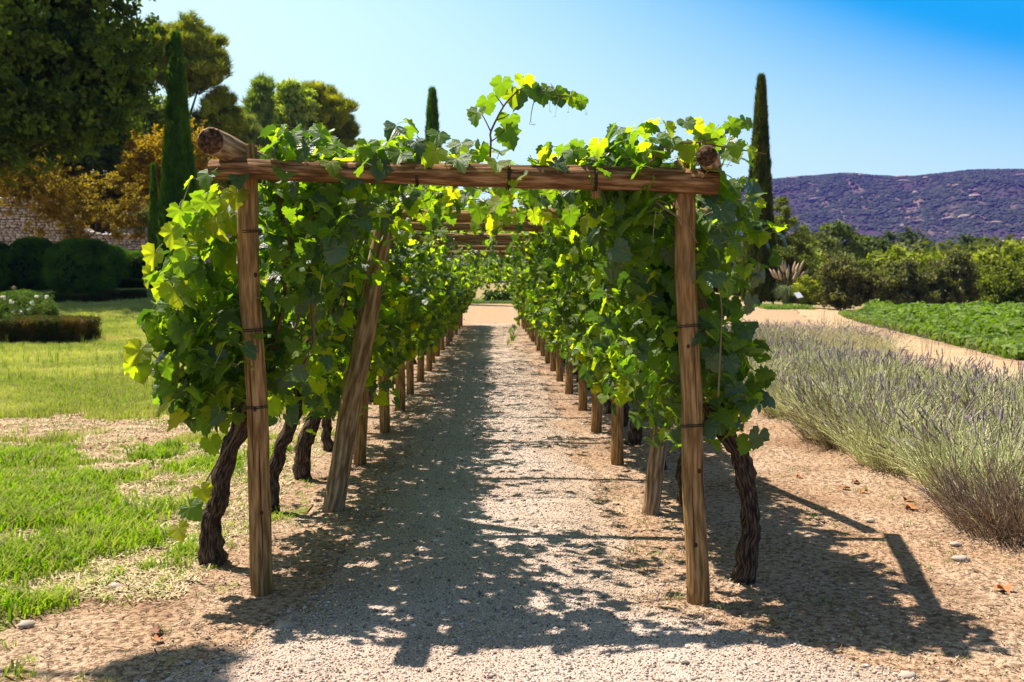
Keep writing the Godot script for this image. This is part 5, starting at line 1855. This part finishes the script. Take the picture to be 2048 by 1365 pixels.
func build_grass() -> void:
	var tuft := grass_tuft(9, 0.6, 0.62, 0.062)
	var fine_tuft := grass_tuft(16, 0.8, 0.35, 0.04)
	var xf := []
	var cs := []
	# near lawn: coarse lime tufts
	for i in 21000:
		var d := 3.6 + 8.0 * pow(rng.randf(), 0.8)
		var x := -rr(1.35, d * 0.56 + 0.4)
		var w := lawn_at(x, -d)
		if w < -0.45 or rng.randf() > (0.04 + w * 0.80 if w > 0.06 else 0.10):
			continue
		var s := rr(0.055, 0.115) * (0.40 + 0.60 * clampf(0.3 + w * 2.0, 0.0, 1.0))
		xf.append(Transform3D(Basis(Vector3.UP, rr(0, TAU)).scaled(Vector3(s, s * rr(0.6, 1.2), s)), Vector3(x, 0.008, -d)))
		cs.append(Color(0.19, 0.27, 0.014).lerp(Color(0.58, 0.60, 0.05), pow(rng.randf(), 1.3)) if rng.randf() < 0.86 else Color(0.40, 0.33, 0.14))
	tag(multi("grass", tuft, xf, self, M.blade, cs), "coarse lime green grass tufts on the near left lawn", "grass")
	# farther lawn: finer
	xf = []
	cs = []
	for i in 46000:
		var d := 10.0 + 34.0 * pow(rng.randf(), 1.25)
		var x := -rr(1.7, d * 0.55 + 0.5)
		var w := lawn_at(x, -d)
		if w < 0.25 and rng.randf() < 0.45 - w:
			continue
		var s := rr(0.05, 0.10) * (1.0 + d * 0.02)
		xf.append(Transform3D(Basis(Vector3.UP, rr(0, TAU)).scaled(Vector3(s, s * rr(0.5, 1.0), s)), Vector3(x, gh(x, -d) + 0.006, -d)))
		var g := clampf(0.5 + broad.get_noise_2d(x * 0.7, d * 0.7) * 1.5, 0.0, 1.0)
		cs.append(Color(0.27, 0.28, 0.05).lerp(Color(0.76, 0.58, 0.24), clampf(rng.randf() * 0.6 + g * 0.6, 0.0, 1.0)))
	tag(multi("grass", fine_tuft, xf, self, M.blade, cs), "fine mown grass of the lawn back to the box hedges", "grass")
	# taller weeds in the lawn
	xf = []
	cs = []
	for i in 260:
		var d := rr(14.0, 33.0)
		var x := -rr(2.2, d * 0.5)
		var s := rr(0.18, 0.36) * (0.7 + 0.02 * d)
		xf.append(Transform3D(Basis(Vector3.UP, rr(0, TAU)).scaled(Vector3(s * 0.35, s, s * 0.35)), Vector3(x, gh(x, -d), -d)))
		cs.append(Color(0.14, 0.20, 0.05).lerp(Color(0.34, 0.31, 0.14), rng.randf()))
	tag(multi("weeds", grass_tuft(7, 0.3, 0.3, 0.03), xf, self, M.blade, cs), "taller thin weeds standing in the lawn", "weeds")
	# dry thatch over the bare strips of the lawn
	xf = []
	cs = []
	for i in 9000:
		var d := rr(5.0, 15.0)
		var x := -rr(1.6, d * 0.55 + 0.4)
		if lawn_at(x, -d) > 0.35:
			continue
		var s := rr(0.03, 0.075)
		xf.append(Transform3D(Basis(Vector3.UP, rr(0, TAU)).scaled(Vector3(s * 1.3, s * rr(0.2, 0.5), s * 1.3)), Vector3(x, 0.004, -d)))
		cs.append(Color(0.44, 0.33, 0.19).lerp(Color(0.62, 0.50, 0.30), rng.randf()) if rng.randf() < 0.8 else Color(0.24, 0.28, 0.07))
	tag(multi("dry_thatch", tuft, xf, self, M.straw, cs), "dry straw coloured thatch on the bare strips of the left lawn", "grass")
	# sparse sprouts on bare soil and by the kerb
	xf = []
	cs = []
	for i in 900:
		var d := rr(3.6, 11.0)
		var x := rr(-3.2, 3.4)
		if gravel_at(x, -d) > 0.0 or lawn_at(x, -d) > 0.0 or broad.get_noise_2d(x * 4.0, d * 4.0) < 0.02:
			continue
		var s := rr(0.02, 0.05)
		xf.append(Transform3D(Basis(Vector3.UP, rr(0, TAU)).scaled(Vector3(s, s * rr(0.5, 1.0), s)), Vector3(x, 0.004, -d)))
		cs.append(Color(0.15, 0.22, 0.04).lerp(Color(0.40, 0.33, 0.16), rng.randf()))
	for i in 700:
		var x := rr(-7.0, 9.0)
		var d := 58.3 + rr(-0.5, 0.2)
		if i > 300:
			d = rr(60.0, 66.0)
		var s := rr(0.12, 0.3)
		xf.append(Transform3D(Basis(Vector3.UP, rr(0, TAU)).scaled(Vector3(s, s, s)), Vector3(x, gh(x, -d), -d)))
		cs.append(Color(0.12, 0.20, 0.04).lerp(Color(0.26, 0.28, 0.08), rng.randf()))
	for i in 260:
		var x := rr(14.0, 16.6)
		var d := rr(51.0, 53.0)
		var s := rr(0.12, 0.3)
		xf.append(Transform3D(Basis(Vector3.UP, rr(0, TAU)).scaled(Vector3(s, s, s)), Vector3(x, gh(x, -d), -d)))
		cs.append(Color(0.14, 0.22, 0.03).lerp(Color(0.26, 0.32, 0.06), rng.randf()))
	tag(multi("grass_sprouts", tuft, xf, self, M.blade, cs), "small green sprouts scattered over the bare soil and along the kerb", "grass")


func build_gravel() -> void:
	var pb := blob_mesh(13, 0.2)
	var xf := []
	var cs := []
	for i in 90000:
		var d := 3.3 + 17.0 * pow(rng.randf(), 1.7)
		var x := rr(-1.5, 1.9)
		var g := gravel_at(x, -d)
		if g < -0.02 and rng.randf() < 0.80:
			continue
		var s := rr(0.0016, 0.0048) * (1.0 + d * 0.03)
		if rng.randf() < 0.035:
			s *= rr(1.6, 2.6)
		xf.append(Transform3D(Basis(rv(), rr(0, TAU)).scaled(Vector3(s * rr(0.8, 1.5), s * rr(0.6, 1.0), s)), Vector3(x, bumps(x, -d) + (0.011 if g > 0.1 else 0.002) + s * 0.3, -d)))
		var t := rr(0.6, 1.25) * (1.0 if rng.randf() < 0.82 else 0.35)
		cs.append(Color(0.45, 0.345, 0.27).lerp(Color(0.56, 0.475, 0.405), rng.randf()) * t)
	tag(multi("gravel", pb, xf, self, M.pebble, cs), "loose pale gravel over the path beneath the pergola", "gravel")


func dry_leaf_mesh(seed_: int) -> ArrayMesh:
	var st := new_st()
	st.add_vertex(Vector3(0, 0.05, 0))
	var n := 20
	for i in n:
		var a := TAU * i / n
		var r := (0.62 + 0.30 * absf(cos(a * 2.5 + 0.4))) * rr(0.85, 1.1)
		st.add_vertex(Vector3(cos(a) * r, 0.28 * sin(a * 3.0 + seed_) * r + 0.42 * r * absf(sin(a + seed_)), sin(a) * r * 0.8))
	for i in n:
		for q in [0, 1 + i, 1 + (i + 1) % n]:
			st.add_index(q)
	return done(st)


func build_litter() -> void:
	# straw, bark scraps and twigs
	var chip := BoxMesh.new()
	chip.size = Vector3(1, 0.06, 0.10)
	var xf := []
	var cs := []
	for i in 52000:
		var d := 3.3 + 11.0 * pow(rng.randf(), 1.5)
		var x := rr(-2.9, 3.3)
		if gravel_at(x, -d) > 0.25 and rng.randf() < 0.88:
			continue
		if lawn_at(x, -d) > 0.3 and rng.randf() < 0.6:
			continue
		var l := rr(0.008, 0.030) * (1.0 if rng.randf() < 0.93 else 2.2)
		xf.append(Transform3D((Basis(Vector3.UP, rr(0, TAU)) * Basis(Vector3.FORWARD, rr(-0.25, 0.25))).scaled_local(Vector3(l, 0.022, 0.026 if rng.randf() < 0.7 else 0.07)), Vector3(x, bumps(x, -d) + 0.006 + l * 0.1, -d)))
		var t := rng.randf()
		cs.append(Color(0.46, 0.36, 0.22) * rr(0.7, 1.2) if t < 0.5 else Color(0.20, 0.125, 0.07) * rr(0.6, 1.3) if t < 0.85 else Color(0.085, 0.055, 0.035))
	tag(multi("straw_litter", chip, xf, self, M.straw, cs), "bits of straw, bark and twig scattered over the bare soil", "litter")
	# fallen dry leaves that one can point to
	var rust := plain(lin(0.36, 0.135, 0.045), 0.8)
	rust.cull_mode = BaseMaterial3D.CULL_DISABLED
	var brown := plain(lin(0.20, 0.095, 0.05), 0.8)
	brown.cull_mode = BaseMaterial3D.CULL_DISABLED
	var leaves := [
		[-2.30, -5.98, 0.060, rust, "curled rust brown dry leaf at the near edge of the lime grass"], [-1.54, -4.51, 0.042, brown, "crumpled dark brown dry leaf on bare soil, bottom left"],
		[-1.50, -4.41, 0.03, rust, "small orange dry leaf just below the crumpled brown leaf"], [-3.19, -8.89, 0.055, rust, "bright orange dry leaf on the grass left of the near vine trunk"],
		[-2.90, -8.51, 0.055, brown, "pale brown dry leaf beside the bright orange one on the grass"], [-2.50, -6.86, 0.05, brown, "brown dry leaf in the middle of the lime grass"],
		[-3.57, -10.18, 0.06, brown, "dark upright dry leaf on the dry strip of the lawn"], [-0.96, -5.48, 0.03, rust, "tiny orange dry leaf right of the near left post"],
		[2.65, -5.06, 0.062, rust, "large orange dry leaf on the soil near the right edge"], [2.73, -7.63, 0.05, rust, "rust dry leaf leftmost of the cluster below the lavender"],
		[2.90, -7.86, 0.05, brown, "pale brown dry leaf at the back of the cluster below the lavender"], [2.83, -7.50, 0.045, rust, "rust dry leaf nearest of the cluster below the lavender"],
		[2.96, -6.94, 0.06, rust, "dry leaf among brown twigs left of the dead lavender bush"], [3.05, -7.2, 0.05, brown, "brown dry leaf tucked under the lavender beside the dead bush"],
		[2.52, -8.1, 0.04, rust, "rust dry leaf on the open soil before the lavender row"], [-3.9, -9.6, 0.05, brown, "brown dry leaf far left on the dry strip of the lawn"],
	]
	var shapes := [dry_leaf_mesh(1), dry_leaf_mesh(2), dry_leaf_mesh(4)]
	for k in leaves.size():
		var l: Array = leaves[k]
		var o := part("dry_leaf", shapes[k % 3], l[3], self, Transform3D(Basis(Vector3.UP, k * 1.7).scaled(Vector3.ONE * l[2]), Vector3(l[0], 0.012, l[1])))
		tag(o, l[4], "leaf", "dry leaves on the ground")
	# single pale stones
	var sm := plain(lin(0.36, 0.30, 0.24), 0.9)
	var rocks := [
		[-0.97, -4.57, 0.035, "white stone on the soil below the near left post"], [2.70, -5.64, 0.038, "flat pale stone right of the pergola's shadow"], [2.82, -5.96, 0.030, "pale stone nearest the dead lavender bush"],
		[-1.98, -5.20, 0.030, "pinkish stone on bare soil left of the near vine trunk"], [-2.18, -4.62, 0.032, "white stone half buried at the corner of the lime grass"], [1.68, -3.94, 0.03, "white stone at the bottom right of the bare soil"],
		[2.53, -6.58, 0.026, "small pale stone on the open soil before the lavender"], [-0.78, -4.16, 0.022, "small pale stone at the left edge of the gravel, bottom"],
	]
	for k in rocks.size():
		var r: Array = rocks[k]
		var o := part("stone", blob_mesh(20 + k, 0.22), sm, self, Transform3D(Basis(Vector3.UP, k * 1.1).scaled(Vector3(r[2] * 1.3, r[2] * 0.55, r[2])), Vector3(r[0], 0.012, r[1])))
		tag(o, r[3], "stone", "pale stones on the soil")
